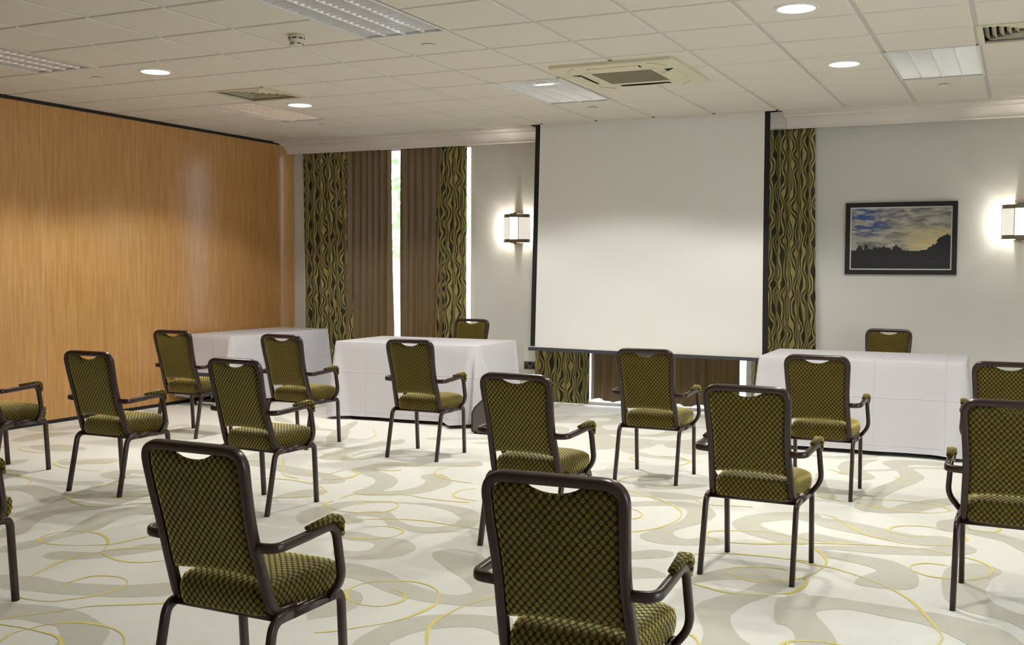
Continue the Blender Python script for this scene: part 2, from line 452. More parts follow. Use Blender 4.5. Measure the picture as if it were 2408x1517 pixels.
# carpet motifs traced on the floor plane, metres
CARPET_RIBBONS = """-3.90,3.11 -3.79,3.16 -3.67,3.19 -3.52,3.19 -3.37,3.14 -3.23,3.07 -3.15,2.97 -3.13,2.90 -3.26,2.83 -3.32,2.91 -3.39,2.97 -3.46,3.01 -3.55,3.01 -3.66,3.01 -3.75,2.98
-4.27,3.41 -4.17,3.44 -4.07,3.47 -3.93,3.46 -3.81,3.49 -3.61,3.56 -3.47,3.67 -3.35,3.55 -3.40,3.48 -3.53,3.40 -3.66,3.36 -3.80,3.32 -3.95,3.30 -4.10,3.27
-4.36,3.73 -4.39,3.79 -4.36,3.84 -4.26,3.87 -4.17,3.92 -4.11,4.01 -4.08,4.12 -4.01,4.20 -3.93,4.28 -3.85,4.19 -3.91,4.11 -3.96,4.01 -4.02,3.92 -4.08,3.84 -4.19,3.75 -4.28,3.71
-4.70,3.76 -4.69,3.85 -4.66,3.96 -4.66,4.08 -4.71,4.24 -4.79,4.39 -4.85,4.57 -4.82,4.71 -4.68,4.80 -4.49,4.83 -4.36,4.69 -4.50,4.66 -4.62,4.62 -4.64,4.51 -4.59,4.38 -4.54,4.25 -4.55,4.14 -4.57,4.01 -4.55,3.87 -4.57,3.76 -4.61,3.68
-4.99,3.99 -5.05,4.10 -5.13,4.22 -5.17,4.38 -5.14,4.50 -5.08,4.62 -4.98,4.69 -4.90,4.78 -4.92,4.63 -4.99,4.52 -5.03,4.41 -5.02,4.30 -4.93,4.16 -4.84,4.03 -4.84,3.92 -4.87,3.89
-5.98,4.78 -5.94,4.88 -5.83,4.94 -5.65,4.90 -5.42,4.84 -5.28,4.91 -5.22,5.03 -4.94,5.06 -4.96,4.96 -5.16,4.86 -5.30,4.74 -5.35,4.62 -5.47,4.63 -5.63,4.73 -5.81,4.77 -5.88,4.71
-6.40,5.13 -6.21,5.14 -5.95,5.10 -5.72,5.13 -5.58,5.23 -5.50,5.20 -5.51,5.12 -5.64,5.04 -5.85,5.01 -6.12,5.07 -6.32,5.05
-5.73,5.38 -5.77,5.48 -5.73,5.59 -5.59,5.66 -5.49,5.56 -5.59,5.54 -5.54,5.48 -5.39,5.47 -5.49,5.36 -5.61,5.33
-7.11,5.96 -7.13,6.06 -6.93,6.20 -6.65,6.12 -6.69,5.98 -6.89,5.91
-7.53,6.14 -7.62,6.31 -7.63,6.51 -7.54,6.63 -7.38,6.67 -7.40,6.47 -7.38,6.31 -7.40,6.13
-6.39,5.61 -6.31,5.75 -6.20,5.84 -6.06,5.85 -6.02,5.75 -6.14,5.65 -6.25,5.55
-6.73,5.33 -6.74,5.49 -6.68,5.59 -6.59,5.47 -6.58,5.31 -6.58,5.22
-3.82,5.19 -3.79,5.32 -3.76,5.41 -3.71,5.48 -3.61,5.54 -3.43,5.59 -3.23,5.65 -3.03,5.64 -2.88,5.56 -2.79,5.43 -2.74,5.27 -2.76,5.15 -2.83,5.04 -2.92,4.99 -3.01,4.99 -3.11,5.04 -3.17,5.04 -3.23,5.10 -3.32,5.18 -3.41,5.19 -3.46,5.16 -3.45,5.13 -3.38,5.10 -3.35,5.05 -3.38,4.99 -3.43,4.96 -3.53,5.05 -3.56,5.11 -3.54,5.19 -3.50,5.25 -3.44,5.32 -3.35,5.33 -3.27,5.26 -3.19,5.18 -3.08,5.11 -2.98,5.10 -2.91,5.14 -2.87,5.23 -2.88,5.33 -2.90,5.39 -3.01,5.49 -3.15,5.56 -3.30,5.58 -3.42,5.56 -3.53,5.52 -3.62,5.45 -3.66,5.31 -3.65,5.18 -3.63,5.04 -3.63,4.97 -3.62,4.86 -3.72,4.93 -3.80,5.07
-3.39,4.82 -3.33,4.82 -3.28,4.84 -3.17,4.83 -3.07,4.81 -2.99,4.82 -2.92,4.81 -2.84,4.76 -2.79,4.70 -2.77,4.63 -2.78,4.53 -2.82,4.46 -2.92,4.39 -3.00,4.37 -3.06,4.36 -3.14,4.46 -3.09,4.49 -3.02,4.51 -2.99,4.56 -3.00,4.63 -3.03,4.67 -3.08,4.69 -3.17,4.68 -3.23,4.68 -3.28,4.67
-3.01,4.29 -2.94,4.30 -2.87,4.31 -2.79,4.29 -2.69,4.26 -2.62,4.22 -2.53,4.16 -2.45,4.13 -2.36,4.10 -2.29,4.08 -2.22,4.09 -2.19,4.13 -2.19,4.18 -2.24,4.25 -2.32,4.33 -2.42,4.40 -2.51,4.48 -2.62,4.58 -2.66,4.64 -2.66,4.70 -2.62,4.75 -2.56,4.77 -2.49,4.76 -2.43,4.73 -2.28,4.58 -2.11,4.38 -1.95,4.09 -2.02,4.02 -2.08,3.98 -2.18,3.96 -2.26,3.95 -2.35,3.95 -2.42,3.96 -2.48,3.98 -2.56,4.01 -2.66,4.06 -2.75,4.09 -2.81,4.10 -2.88,4.10
-2.79,3.77 -2.77,3.80 -2.73,3.88 -2.70,3.94 -2.64,3.94 -2.58,3.89 -2.53,3.80 -2.52,3.72 -2.53,3.63 -2.59,3.55 -2.62,3.54
-2.28,3.36 -2.30,3.44 -2.30,3.53 -2.29,3.62 -2.26,3.71 -2.21,3.78 -2.13,3.84 -2.02,3.89 -1.91,3.91 -1.86,3.91 -1.74,3.67 -1.80,3.69 -1.88,3.74 -1.95,3.75 -2.02,3.72 -2.08,3.67 -2.13,3.60 -2.15,3.53 -2.16,3.45 -2.14,3.38 -2.27,3.32
-4.78,6.62 -4.84,6.74 -4.86,6.89 -4.85,7.16 -4.76,7.48 -4.70,7.69 -4.59,7.52 -4.66,7.31 -4.70,7.07 -4.67,6.83 -4.58,6.75 -4.54,6.84 -4.50,7.07 -4.41,7.22 -4.32,7.06 -4.40,6.92 -4.44,6.75 -4.53,6.66 -4.69,6.60
-4.30,6.32 -4.30,6.46 -4.28,6.62 -4.18,6.74 -3.89,6.86 -3.70,6.99 -3.64,7.05 -3.55,6.88 -3.82,6.74 -4.07,6.61 -4.16,6.53 -4.13,6.41 -4.01,6.34 -3.87,6.24 -3.78,6.13 -3.72,5.97 -3.71,5.83 -3.63,5.87 -3.58,5.99 -3.59,6.14 -3.64,6.25 -3.74,6.36 -3.73,6.46 -3.63,6.48 -3.48,6.33 -3.42,6.20 -3.42,6.03 -3.46,5.86 -3.56,5.75 -3.71,5.66 -3.83,5.67 -3.86,5.73 -3.86,5.88 -3.90,6.03 -3.99,6.15 -4.15,6.24
-4.20,5.31 -4.22,5.44 -4.20,5.57 -4.15,5.65 -4.04,5.67 -4.00,5.62 -4.00,5.50 -4.07,5.40 -4.16,5.34
-5.22,6.30 -5.09,6.32 -4.91,6.27 -4.71,6.24 -4.49,6.18 -4.28,6.12 -4.13,6.02 -4.10,5.92 -4.19,5.83 -4.28,5.82 -4.28,5.96 -4.42,6.01 -4.58,6.01 -4.82,6.10 -5.12,6.17
-6.50,8.29 -6.32,8.22 -6.10,8.04 -6.33,8.07
-5.33,7.49 -5.50,7.86 -5.59,8.16 -5.64,8.39 -5.54,8.26 -5.39,7.92 -5.20,7.62 -5.07,7.33 -4.99,7.03 -5.02,6.91 -5.12,7.19
-1.83,5.44 -1.84,5.54 -1.80,5.66 -1.76,5.77 -1.74,5.94 -1.77,6.13 -1.83,6.23 -1.94,6.24 -2.08,6.15 -2.18,6.05 -2.23,6.18 -2.17,6.24 -2.03,6.33 -1.88,6.39 -1.72,6.35 -1.62,6.20 -1.59,6.06 -1.62,5.88 -1.68,5.73 -1.70,5.62 -1.65,5.53 -1.58,5.51 -1.51,5.60 -1.40,5.59 -1.39,5.49 -1.51,5.40 -1.65,5.35 -1.76,5.37
-1.46,5.96 -1.46,6.08 -1.41,6.23 -1.29,6.37 -1.16,6.44 -1.06,6.43 -1.02,6.30 -1.09,6.27 -1.21,6.18 -1.29,6.10 -1.31,6.02 -1.24,5.92 -1.12,5.85 -1.01,5.79 -0.99,5.68 -1.11,5.65 -1.23,5.71 -1.37,5.80
-2.42,6.55 -2.28,6.57 -2.13,6.60 -1.98,6.62 -1.84,6.59 -1.80,6.52 -1.93,6.45 -2.08,6.43 -2.22,6.40 -2.35,6.38
-2.32,6.74 -2.29,6.83 -2.12,6.87 -2.00,6.95 -1.87,6.97 -1.96,6.81 -2.14,6.69
-2.37,7.02 -2.28,7.15 -2.17,7.18 -2.16,7.07 -2.24,6.94 -2.33,6.89
-2.65,8.47 -2.59,8.63 -2.47,8.65 -2.33,8.59 -2.32,8.36 -2.49,8.31 -2.59,8.34
-3.26,8.41 -3.09,8.54 -2.93,8.58 -2.79,8.52 -2.74,8.38 -2.81,8.22 -2.95,8.07 -3.09,7.96
-3.47,8.94 -3.18,9.00 -2.97,8.87 -2.85,9.03 -2.89,9.25 -3.00,9.39 -2.81,9.54 -2.63,9.38 -2.75,8.89 -2.93,8.76 -3.24,8.78 -3.38,8.71
-1.81,5.03 -1.74,5.16 -1.67,5.22 -1.59,5.22 -1.56,5.17 -1.58,5.10 -1.67,5.03 -1.79,4.96
-1.74,4.84 -1.68,4.86 -1.61,4.88 -1.53,4.85 -1.48,4.77 -1.62,4.67 -1.67,4.64
-1.23,4.39 -1.22,4.48 -1.18,4.59 -1.13,4.67 -1.08,4.81 -1.08,4.88 -1.18,4.88 -1.27,4.82 -1.33,4.74 -1.36,4.80 -1.33,4.92 -1.26,5.04 -1.17,5.11 -1.01,5.17 -0.95,5.03 -0.93,4.86 -0.98,4.69 -1.04,4.55 -1.06,4.41 -1.06,4.33 -1.02,4.21 -0.96,4.10 -0.90,4.01 -1.06,3.93 -1.11,4.10 -1.17,4.25
-0.93,4.58 -0.93,4.67 -0.89,4.74 -0.82,4.77 -0.70,4.11 -0.75,4.08 -0.77,4.22 -0.83,4.36 -0.90,4.47
-0.92,8.45 -0.87,8.54 -0.78,8.59 -0.53,8.62 -0.52,8.45 -0.68,8.43 -0.74,8.36 -0.70,8.24 -0.61,8.01 -0.59,7.88 -0.63,7.66 -0.71,7.40 -0.76,7.14 -0.76,6.97 -0.74,6.84 -0.69,6.81 -0.64,6.95 -0.56,7.07 -0.48,7.18 -0.35,7.29 -0.34,7.15 -0.44,6.93 -0.54,6.76 -0.64,6.67 -0.76,6.63 -0.87,6.67 -0.90,6.75 -0.90,6.90 -0.90,7.14 -0.85,7.42 -0.77,7.69 -0.75,7.88 -0.78,8.06 -0.85,8.22 -0.91,8.34
-1.20,8.10 -1.19,8.28 -1.14,8.40 -0.97,8.52 -1.02,8.31 -1.02,8.07 -0.99,7.98 -0.90,7.78 -0.92,7.69 -0.98,7.61 -1.05,7.73 -1.17,7.94
-1.17,6.44 -1.07,6.34 -0.93,6.34 -0.77,6.28 -0.63,6.21 -0.48,6.15 -0.35,6.19 -0.22,6.04 -0.18,5.96 -0.21,5.86 -0.33,5.77 -0.45,5.72 -0.63,5.66 -0.76,5.65 -0.94,5.63 -0.95,5.67 -0.77,5.76 -0.59,5.83 -0.46,5.86 -0.37,5.95 -0.45,5.95 -0.55,5.97 -0.67,6.00 -0.81,6.05 -0.96,6.11 -1.04,6.18 -1.13,6.24
-1.07,5.89 -1.01,5.95 -0.90,5.91 -0.75,5.86 -0.65,5.83 -0.78,5.78 -0.94,5.77 -1.05,5.80
-0.92,5.60 -0.81,5.59 -0.68,5.58 -0.56,5.55 -0.48,5.47 -0.42,5.35 -0.40,5.21 -0.41,5.12 -0.46,5.06 -0.56,5.04 -0.65,5.05 -0.67,5.09 -0.66,5.18 -0.62,5.27 -0.60,5.34 -0.66,5.40 -0.79,5.45 -0.87,5.48
-0.41,6.46 -0.40,6.57 -0.34,6.65 -0.29,6.66 -0.24,6.61 -0.25,6.51 -0.20,6.40 -0.10,6.41 0.04,6.29 0.15,6.23 0.15,5.94 0.04,6.02 -0.06,6.21 -0.16,6.28 -0.26,6.33 -0.38,6.34
-0.31,5.40 -0.29,5.56 -0.23,5.66 -0.14,5.69 -0.07,5.62 -0.06,5.55 -0.10,5.43 -0.11,5.31 -0.12,5.22 -0.09,5.06 -0.03,4.97 0.04,4.91 0.11,4.89 0.10,4.67 0.04,4.71 -0.04,4.80 -0.17,4.85 -0.25,4.94 -0.29,5.09
-0.94,4.67 -0.90,4.71 -0.83,4.78 -0.70,4.80 -0.56,4.79 -0.42,4.78 -0.29,4.77 -0.16,4.73 -0.06,4.69 0.00,4.61 0.04,4.51 0.05,4.45 -0.15,4.35 -0.16,4.42 -0.25,4.53 -0.35,4.60 -0.46,4.62 -0.57,4.65 -0.66,4.65 -0.73,4.60 -0.75,4.54 -0.70,4.43 -0.65,4.32 -0.61,4.16 -0.74,4.09 -0.78,4.24 -0.83,4.33 -0.88,4.36
-1.30,7.76 -1.20,7.50 -1.12,7.19 -1.04,6.96 -1.09,6.87 -1.16,6.99 -1.22,7.28"""
CARPET_LINES = """-3.21,3.50 -3.26,3.45 -3.40,3.35 -3.53,3.26 -3.60,3.15 -3.69,3.04 -3.72,2.97
-3.50,2.76 -3.51,2.80 -3.54,2.87 -3.53,2.94 -3.50,3.02 -3.43,3.08 -3.32,3.10 -3.22,3.09 -3.12,3.04 -3.03,2.95
-3.72,2.93 -3.68,2.93 -3.57,2.94 -3.46,2.94 -3.36,2.93 -3.29,2.89 -3.24,2.84
-3.91,3.21 -3.84,3.21 -3.74,3.23 -3.68,3.30 -3.62,3.40 -3.62,3.51 -3.66,3.59 -3.74,3.63 -3.82,3.62 -3.88,3.58 -3.89,3.50 -3.89,3.44 -3.87,3.42 -3.84,3.41
-4.08,3.35 -4.12,3.44 -4.16,3.56 -4.20,3.69 -4.20,3.82 -4.17,3.92 -4.22,4.00 -4.30,4.09 -4.42,4.17 -4.54,4.19 -4.64,4.16 -4.69,4.09 -4.68,4.00 -4.65,3.95 -4.56,3.91 -4.43,3.93 -4.33,3.98 -4.24,4.05 -4.21,4.15 -4.18,4.31
-4.17,3.92 -4.08,3.87 -3.96,3.84 -3.85,3.86 -3.76,3.94
-4.17,3.93 -4.14,3.99 -4.06,4.05 -3.93,4.11
-6.43,5.14 -6.23,5.13 -6.06,5.07 -5.94,4.99 -5.87,4.89 -5.86,4.77 -5.88,4.74
-4.76,4.87 -4.86,4.80 -4.91,4.69 -4.99,4.64 -5.14,4.66 -5.28,4.72 -5.35,4.78 -5.40,4.88 -5.41,5.02 -5.44,5.19 -5.49,5.42
-5.02,5.13 -5.13,5.07 -5.16,4.98 -5.13,4.92 -5.01,4.89 -4.92,4.92 -4.85,4.98
-6.27,5.77 -6.25,5.71 -6.12,5.68 -6.04,5.74 -6.05,5.85 -6.14,5.89 -6.24,5.85
-6.33,5.82 -6.42,5.73 -6.41,5.63 -6.34,5.53 -6.16,5.47 -5.99,5.46 -5.84,5.50
-6.85,6.01 -6.87,6.12 -6.97,6.16 -7.09,6.08 -7.16,5.97 -7.12,5.87 -6.94,5.82 -6.78,5.86
-7.53,6.61 -7.62,6.49 -7.56,6.39 -7.36,6.32
-2.49,3.41 -2.42,3.47 -2.36,3.55 -2.30,3.63 -2.26,3.72 -2.24,3.83 -2.24,3.93 -2.27,4.02 -2.32,4.10 -2.40,4.16 -2.49,4.18 -2.58,4.15 -2.65,4.10 -2.69,4.03 -2.69,3.95 -2.66,3.88 -2.60,3.82 -2.53,3.79 -2.45,3.80 -2.41,3.84 -2.39,3.91 -2.41,3.97 -2.45,4.01 -2.50,4.03 -2.52,4.01
-2.04,4.18 -2.09,4.06 -2.12,3.96 -2.13,3.84 -2.13,3.73 -2.09,3.61 -2.01,3.47
-3.43,4.96 -3.41,5.04 -3.34,5.13 -3.20,5.20 -3.05,5.23 -2.86,5.21 -2.68,5.20 -2.62,5.20
-3.28,4.94 -3.20,5.01 -3.13,5.02 -3.05,4.99 -3.02,4.94 -3.01,4.86 -3.06,4.78 -3.13,4.73 -3.26,4.72
-3.60,5.39 -3.63,5.46 -3.62,5.51 -3.50,5.57 -3.43,5.55 -3.38,5.48 -3.36,5.39 -3.39,5.30 -3.48,5.24 -3.60,5.22 -3.70,5.24 -3.78,5.29 -3.82,5.36 -3.82,5.44
-4.00,6.52 -3.99,6.48 -4.05,6.43 -4.15,6.42 -4.22,6.47 -4.23,6.56 -4.13,6.66 -3.96,6.71
-3.82,5.51 -3.81,5.65 -3.65,5.73 -3.50,5.78 -3.31,5.75 -3.11,5.76 -3.05,5.78
-3.61,6.91 -3.64,6.86 -3.75,6.71 -3.73,6.54 -3.65,6.44 -3.51,6.34 -3.29,6.30
-3.20,6.16 -3.24,6.12 -3.27,6.05 -3.25,5.94 -3.18,5.86 -3.02,5.83
-4.19,6.05 -4.15,6.15 -4.18,6.25 -4.27,6.32
-4.70,6.77 -4.49,6.71
-4.69,5.77 -4.60,5.82 -4.45,5.84 -4.25,5.80 -4.09,5.71 -4.03,5.60 -4.02,5.49 -4.08,5.41 -4.19,5.35
-4.55,6.15 -4.47,6.10 -4.36,6.12 -4.33,6.33 -4.22,6.29 -4.16,6.20 -4.15,6.06 -4.27,5.94
-5.00,6.46 -4.84,6.27 -4.73,6.10 -4.59,5.96 -4.43,5.90
-4.94,6.84 -4.79,6.79 -4.60,6.72 -4.50,6.72
-5.24,8.06 -5.02,7.78 -4.94,7.51
-0.98,5.14 -1.03,5.15 -1.11,5.14 -1.20,5.10 -1.24,5.05 -1.24,4.98 -1.19,4.93 -1.10,4.89 -1.03,4.92 -0.95,4.98 -0.89,5.06
-1.34,4.73 -1.27,4.70 -1.16,4.66 -1.07,4.67 -0.98,4.71 -0.90,4.80 -0.87,4.92 -0.87,5.02
-1.91,5.51 -1.82,5.64 -1.78,5.76 -1.76,5.92 -1.79,6.08 -1.85,6.20 -1.97,6.34 -2.13,6.45 -2.29,6.57 -2.41,6.72 -2.45,6.83 -2.45,6.95 -2.36,7.05 -2.24,7.09 -2.14,7.05
-2.01,5.80 -1.98,5.86 -1.99,5.95 -2.05,6.03 -2.11,6.07
-1.01,5.79 -1.06,5.80 -1.23,5.85 -1.34,5.83 -1.45,5.78 -1.52,5.73 -1.52,5.67 -1.48,5.58 -1.39,5.54 -1.24,5.57 -1.10,5.64 -0.99,5.68
-1.49,5.19 -1.42,5.27 -1.33,5.31 -1.19,5.34 -1.05,5.35 -0.92,5.35
-2.63,7.86 -2.68,7.76 -2.67,7.69 -2.59,7.60 -2.51,7.58
-2.52,7.88 -2.38,7.92 -2.25,7.81 -2.23,7.65 -2.31,7.48
-1.20,4.11 -1.17,4.07 -1.12,4.02 -1.07,3.92
-0.81,4.07 -0.78,4.15 -0.71,4.19
-1.78,6.60 -1.81,6.56 -1.81,6.47 -1.71,6.38 -1.52,6.43 -1.44,6.43
-0.27,4.33 -0.25,4.45 -0.28,4.57 -0.34,4.74 -0.40,4.89 -0.49,5.03 -0.60,5.14 -0.70,5.22 -0.80,5.28 -0.89,5.30 -1.03,5.35
-1.07,6.45 -0.97,6.39 -0.85,6.20 -0.75,6.05 -0.63,5.97 -0.50,5.93 -0.37,5.96 -0.28,6.05 -0.24,6.17 -0.26,6.24 -0.33,6.33 -0.43,6.38 -0.54,6.37 -0.62,6.30 -0.64,6.20 -0.61,6.14 -0.51,6.11 -0.45,6.16
-0.25,6.43 -0.18,6.41 -0.11,6.42 -0.08,6.51 -0.10,6.55
-1.09,5.65 -0.97,5.72 -0.78,5.79 -0.59,5.84 -0.43,5.85 -0.30,5.80 -0.18,5.75 -0.11,5.65 -0.10,5.56 -0.12,5.45 -0.18,5.38 -0.27,5.35 -0.36,5.34 -0.43,5.39 -0.46,5.45 -0.45,5.52 -0.39,5.58 -0.30,5.58
-0.94,5.62 -0.87,5.48 -0.84,5.36 -0.85,5.20 -0.89,5.06
-0.92,4.75 -0.88,4.82 -0.86,4.91 -0.87,4.99 -0.89,5.04 -0.96,4.97
-0.78,4.09 -0.78,4.14 -0.72,4.18 -0.65,4.20 -0.58,4.19
-0.91,6.94 -0.77,7.01 -0.60,7.05 -0.44,7.01 -0.37,6.92 -0.38,6.84 -0.46,6.76 -0.61,6.73 -0.76,6.77 -0.90,6.86
-1.25,7.93 -1.16,7.86 -1.08,7.77
-0.78,7.84 -0.73,7.76 -0.66,7.74
-1.16,6.94 -1.09,6.91 -0.96,6.83"""
# ------------------------------------------------------------------ the room
XL, XR, YB, YF = -8.02, 4.0, 10.62, -3.0
GX0, GY0, GS = -0.3046, 10.1379, 0.6      # ceiling grid origin and module
gx = lambda u: GX0 + GS * u
gy = lambda v: GY0 - GS * v

floor = MB().box(XL - .2, XR + .2, YF - .2, YB + .16, -.15, 0).build('floor', CARPET)
tag(floor, kind='structure')

def parse(txt):
    return [[tuple(map(float, q.split(','))) for q in l.split()] for l in txt.strip().split('\n')]

def carpet_motifs():
    bm = bmesh.new()
    for k, poly in enumerate(parse(CARPET_RIBBONS)):
        pts = spline(poly, 4, True)
        vs = [bm.verts.new((x, y, .0006 + .00001 * k)) for x, y in pts]
        es = [bm.edges.new((vs[i], vs[(i + 1) % len(vs)])) for i in range(len(vs))]
        bmesh.ops.triangle_fill(bm, use_beauty=True, edges=es)
    for f in bm.faces:
        if f.normal.z < 0: f.normal_flip()
    me = bpy.data.meshes.new('carpet_ribbons'); bm.to_mesh(me); bm.free()
    me.materials.append(RIBBON)
    tag(link('carpet_ribbons', me, floor), kind='stuff')
    mb = MB()
    for k, pl in enumerate(parse(CARPET_LINES)):
        pts = spline(pl, 6)
        n = len(pts); vs = []
        for i in range(n):
            a, b = Vector(pts[max(i - 1, 0)]), Vector(pts[min(i + 1, n - 1)])
            d = b - a
            if d.length < 1e-6: d = Vector((1, 0))
            d.normalize(); w = .0078 * (.75 + .35 * math.sin(i * .21 + k)) * min(1, .35 + .3 * min(i, n - 1 - i))
            p = Vector(pts[i]); o = Vector((-d.y, d.x)) * w
            vs += [(p.x + o.x, p.y + o.y, .0016 + .00001 * k), (p.x - o.x, p.y - o.y, .0016 + .00001 * k)]
        mb.add(vs, [(2 * i, 2 * i + 1, 2 * i + 3, 2 * i + 2) for i in range(n - 1)])
    o = mb.build('carpet_lines', YELLOW, floor)
    for p in o.data.polygons:
        pass
    tag(o, kind='stuff')
carpet_motifs()

# ceiling: slab, grid bars, tiles
ceiling = MB().box(XL - .2, XR + .2, YF - .2, YB + .16, CEIL + .13, CEIL + .25).build('ceiling', TILE)
tag(ceiling, kind='structure')
U0, U1, V0, V1 = -12, 4, 0, 13
SKIP = set()
for u, v in ((-6, 2), (-6, 3), (-1, 2), (-1, 3), (-11, 2), (-11, 3), (-6, 7), (-6, 8), (-11, 7), (-11, 8), (-10, 4), (0, 4)):
    SKIP.add((u, v))
tile_me = MB()
_h, _b = .286, .006
tile_me.add([(-_h, -_h, .004), (_h, -_h, .004), (_h, _h, .004), (-_h, _h, .004),
             (-_h + _b, -_h + _b, 0), (_h - _b, -_h + _b, 0), (_h - _b, _h - _b, 0), (-_h + _b, _h - _b, 0),
             (-_h, -_h, .012), (_h, -_h, .012), (_h, _h, .012), (-_h, _h, .012)],
            [(4, 7, 6, 5), (0, 4, 5, 1), (1, 5, 6, 2), (2, 6, 7, 3), (3, 7, 4, 0), (0, 1, 9, 8), (1, 2, 10, 9), (2, 3, 11, 10), (3, 0, 8, 11), (8, 9, 10, 11)])
tile_me = tile_me.mesh('ceiling_tile', TILE)
for u in range(U0, U1):
    for v in range(V0, V1):
        if (u, v) in SKIP: continue
        link('ceiling_tile', tile_me, ceiling, (gx(u + .5), gy(v + .5), CEIL))
# cut tiles along the partition and the remaining ceiling behind the camera
for v in range(V0, V1):
    MB().box(XL, gx(U0) - .014, gy(v + 1) + .014, gy(v) - .014, CEIL, CEIL + .012).build('ceiling_tile', TILE, ceiling)
MB().box(XL - .2, XR, YF, gy(V1) - .014, CEIL, CEIL + .012).build('ceiling_board', TILE, ceiling)
MB().box(gx(U1) + .014, XR, gy(V1), gy(0), CEIL, CEIL + .012).build('ceiling_board', TILE, ceiling)
for u in range(U0, U1 + 1):
    MB().box(gx(u) - .017, gx(u) + .017, gy(V1), 10.2, CEIL + .007, CEIL + .02).build('grid_bar', TEE, ceiling)
tee_me = MB().box(-.283, .283, -.017, .017, .008, .02).mesh('grid_bar', TEE)
for v in range(V0, V1 + 1):
    for u in range(U0, U1):
        if (u, v) in ((-6, 3), (-1, 3), (-11, 3), (-6, 8), (-11, 8)): continue      # louvre lights span two modules
        link('grid_bar', tee_me, ceiling, (gx(u + .5), gy(v), CEIL))
    MB().box(XL, gx(U0) - .017, gy(v) - .017, gy(v) + .017, CEIL + .008, CEIL + .02).build('grid_bar', TEE, ceiling)
MB().box(XL, -4.66, 10.152, 10.2, CEIL, CEIL + .012).build('ceiling_edge_strip', TILE, ceiling)
MB().box(-2.08, XR, 10.152, 10.2, CEIL, CEIL + .012).build('ceiling_edge_strip', TILE, ceiling)
MB().box(XL, XR, 10.2, YB + .16, CEIL + .001, CEIL + .13).build('ceiling_bulkhead', TILE, ceiling)

# back wall with two floor-to-head window openings
W1, W2 = (-7.88, -5.55), (-4.72, -2.43)
HEAD = 2.85
def holed_wall(name, cuts, holes, z0, z1, zh, t0, t1, mat, axis='y'):
    """cuts along wall, holes = list of (a,b) index spans; wall between depth t0 and t1"""
    mb = MB()
    P = (lambda a, t, z: (a, t, z)) if axis == 'y' else (lambda a, t, z: (t, a, z))
    zs = [z0, zh[0], zh[1], z1]
    solid = {}
    for i in range(len(cuts) - 1):
        for j in range(3):
            solid[i, j] = not (j == 1 and (cuts[i], cuts[i + 1]) in holes) and zs[j + 1] - zs[j] > 1e-6
    for (i, j), s in solid.items():
        if not s: continue
        a, b, lo, hi = cuts[i], cuts[i + 1], zs[j], zs[j + 1]
        mb.add([P(a, t0, lo), P(b, t0, lo), P(b, t0, hi), P(a, t0, hi)], [(0, 1, 2, 3)])
        mb.add([P(a, t1, lo), P(b, t1, lo), P(b, t1, hi), P(a, t1, hi)], [(3, 2, 1, 0)])
        for (di, dj, q) in ((-1, 0, ((a, lo), (a, hi))), (1, 0, ((b, lo), (b, hi))), (0, -1, ((a, lo), (b, lo))), (0, 1, ((a, hi), (b, hi)))):
            if not solid.get((i + di, j + dj), False):
                (p, y), (r, w) = q
                mb.add([P(p, t0, y), P(p, t1, y), P(r, t1, w), P(r, t0, w)], [(0, 1, 2, 3)])
    me = mb.mesh(name, mat, fix=False)
    bm = bmesh.new(); bm.from_mesh(me)
    bmesh.ops.remove_doubles(bm, verts=bm.verts, dist=1e-5)
    bmesh.ops.recalc_face_normals(bm, faces=bm.faces)
    bm.to_mesh(me); bm.free()
    return tag(link(name, me), kind='structure')
holed_wall('wall_back', [XL - .2, W1[0], W1[1], W2[0], W2[1], XR + .2], [W1, W2], 0, CEIL + .13, (.0, HEAD), YB, YB + .15, WALLP)
W3 = (1.2, 4.4)
holed_wall('wall_right', [YF, W3[0], W3[1], YB], [W3], 0, CEIL + .13, (.0, 2.3), XR, XR + .15, WALLP, axis='x')
tag(MB().box(XL - .2, XR, YF - .15, YF, 0, CEIL + .13).build('wall_rear', WALLP), kind='structure')

def window(name, a, b, zt, axis, t, n_mull):
    P = (lambda x0, x1, d0, d1, z0, z1: (x0, x1, t + d0, t + d1, z0, z1)) if axis == 'y' else (lambda x0, x1, d0, d1, z0, z1: (t + d0, t + d1, x0, x1, z0, z1))
    w = empty(name, (0, 0, 0)); tag(w, kind='structure')
    MB().box(*P(a + .001, a + .05, .004, .08, .01, zt)).build('window_jamb', WHITE, w)
    MB().box(*P(b - .05, b - .001, .004, .08, .01, zt)).build('window_jamb', WHITE, w)
    MB().box(*P(a + .05, b - .05, .004, .08, zt - .05, zt - .001)).build('window_head', WHITE, w)
    MB().box(*P(a + .05, b - .05, .004, .08, .002, .03)).build('window_threshold', WHITE, w)
    for k in range(n_mull):
        c = a + (b - a) * (k + 1) / (n_mull + 1)
        MB().box(*P(c - .03, c + .03, .012, .07, .03, zt - .05)).build('window_mullion', WHITE, w)
    for k in range(n_mull + 1):
        p = a + .05 + (b - a - .1) * k / (n_mull + 1) + .002; q = a + .05 + (b - a - .1) * (k + 1) / (n_mull + 1) - .002
        MB().box(*P(p, q, .038, .044, .03, zt - .05)).build('window_pane', GLASS, w)
    return w
window('window_1', W1[0], W1[1], HEAD, 'y', YB, 1)
window('window_2', W2[0], W2[1], HEAD, 'y', YB, 1)
window('window_3', W3[0], W3[1], 2.3, 'x', XR, 2)

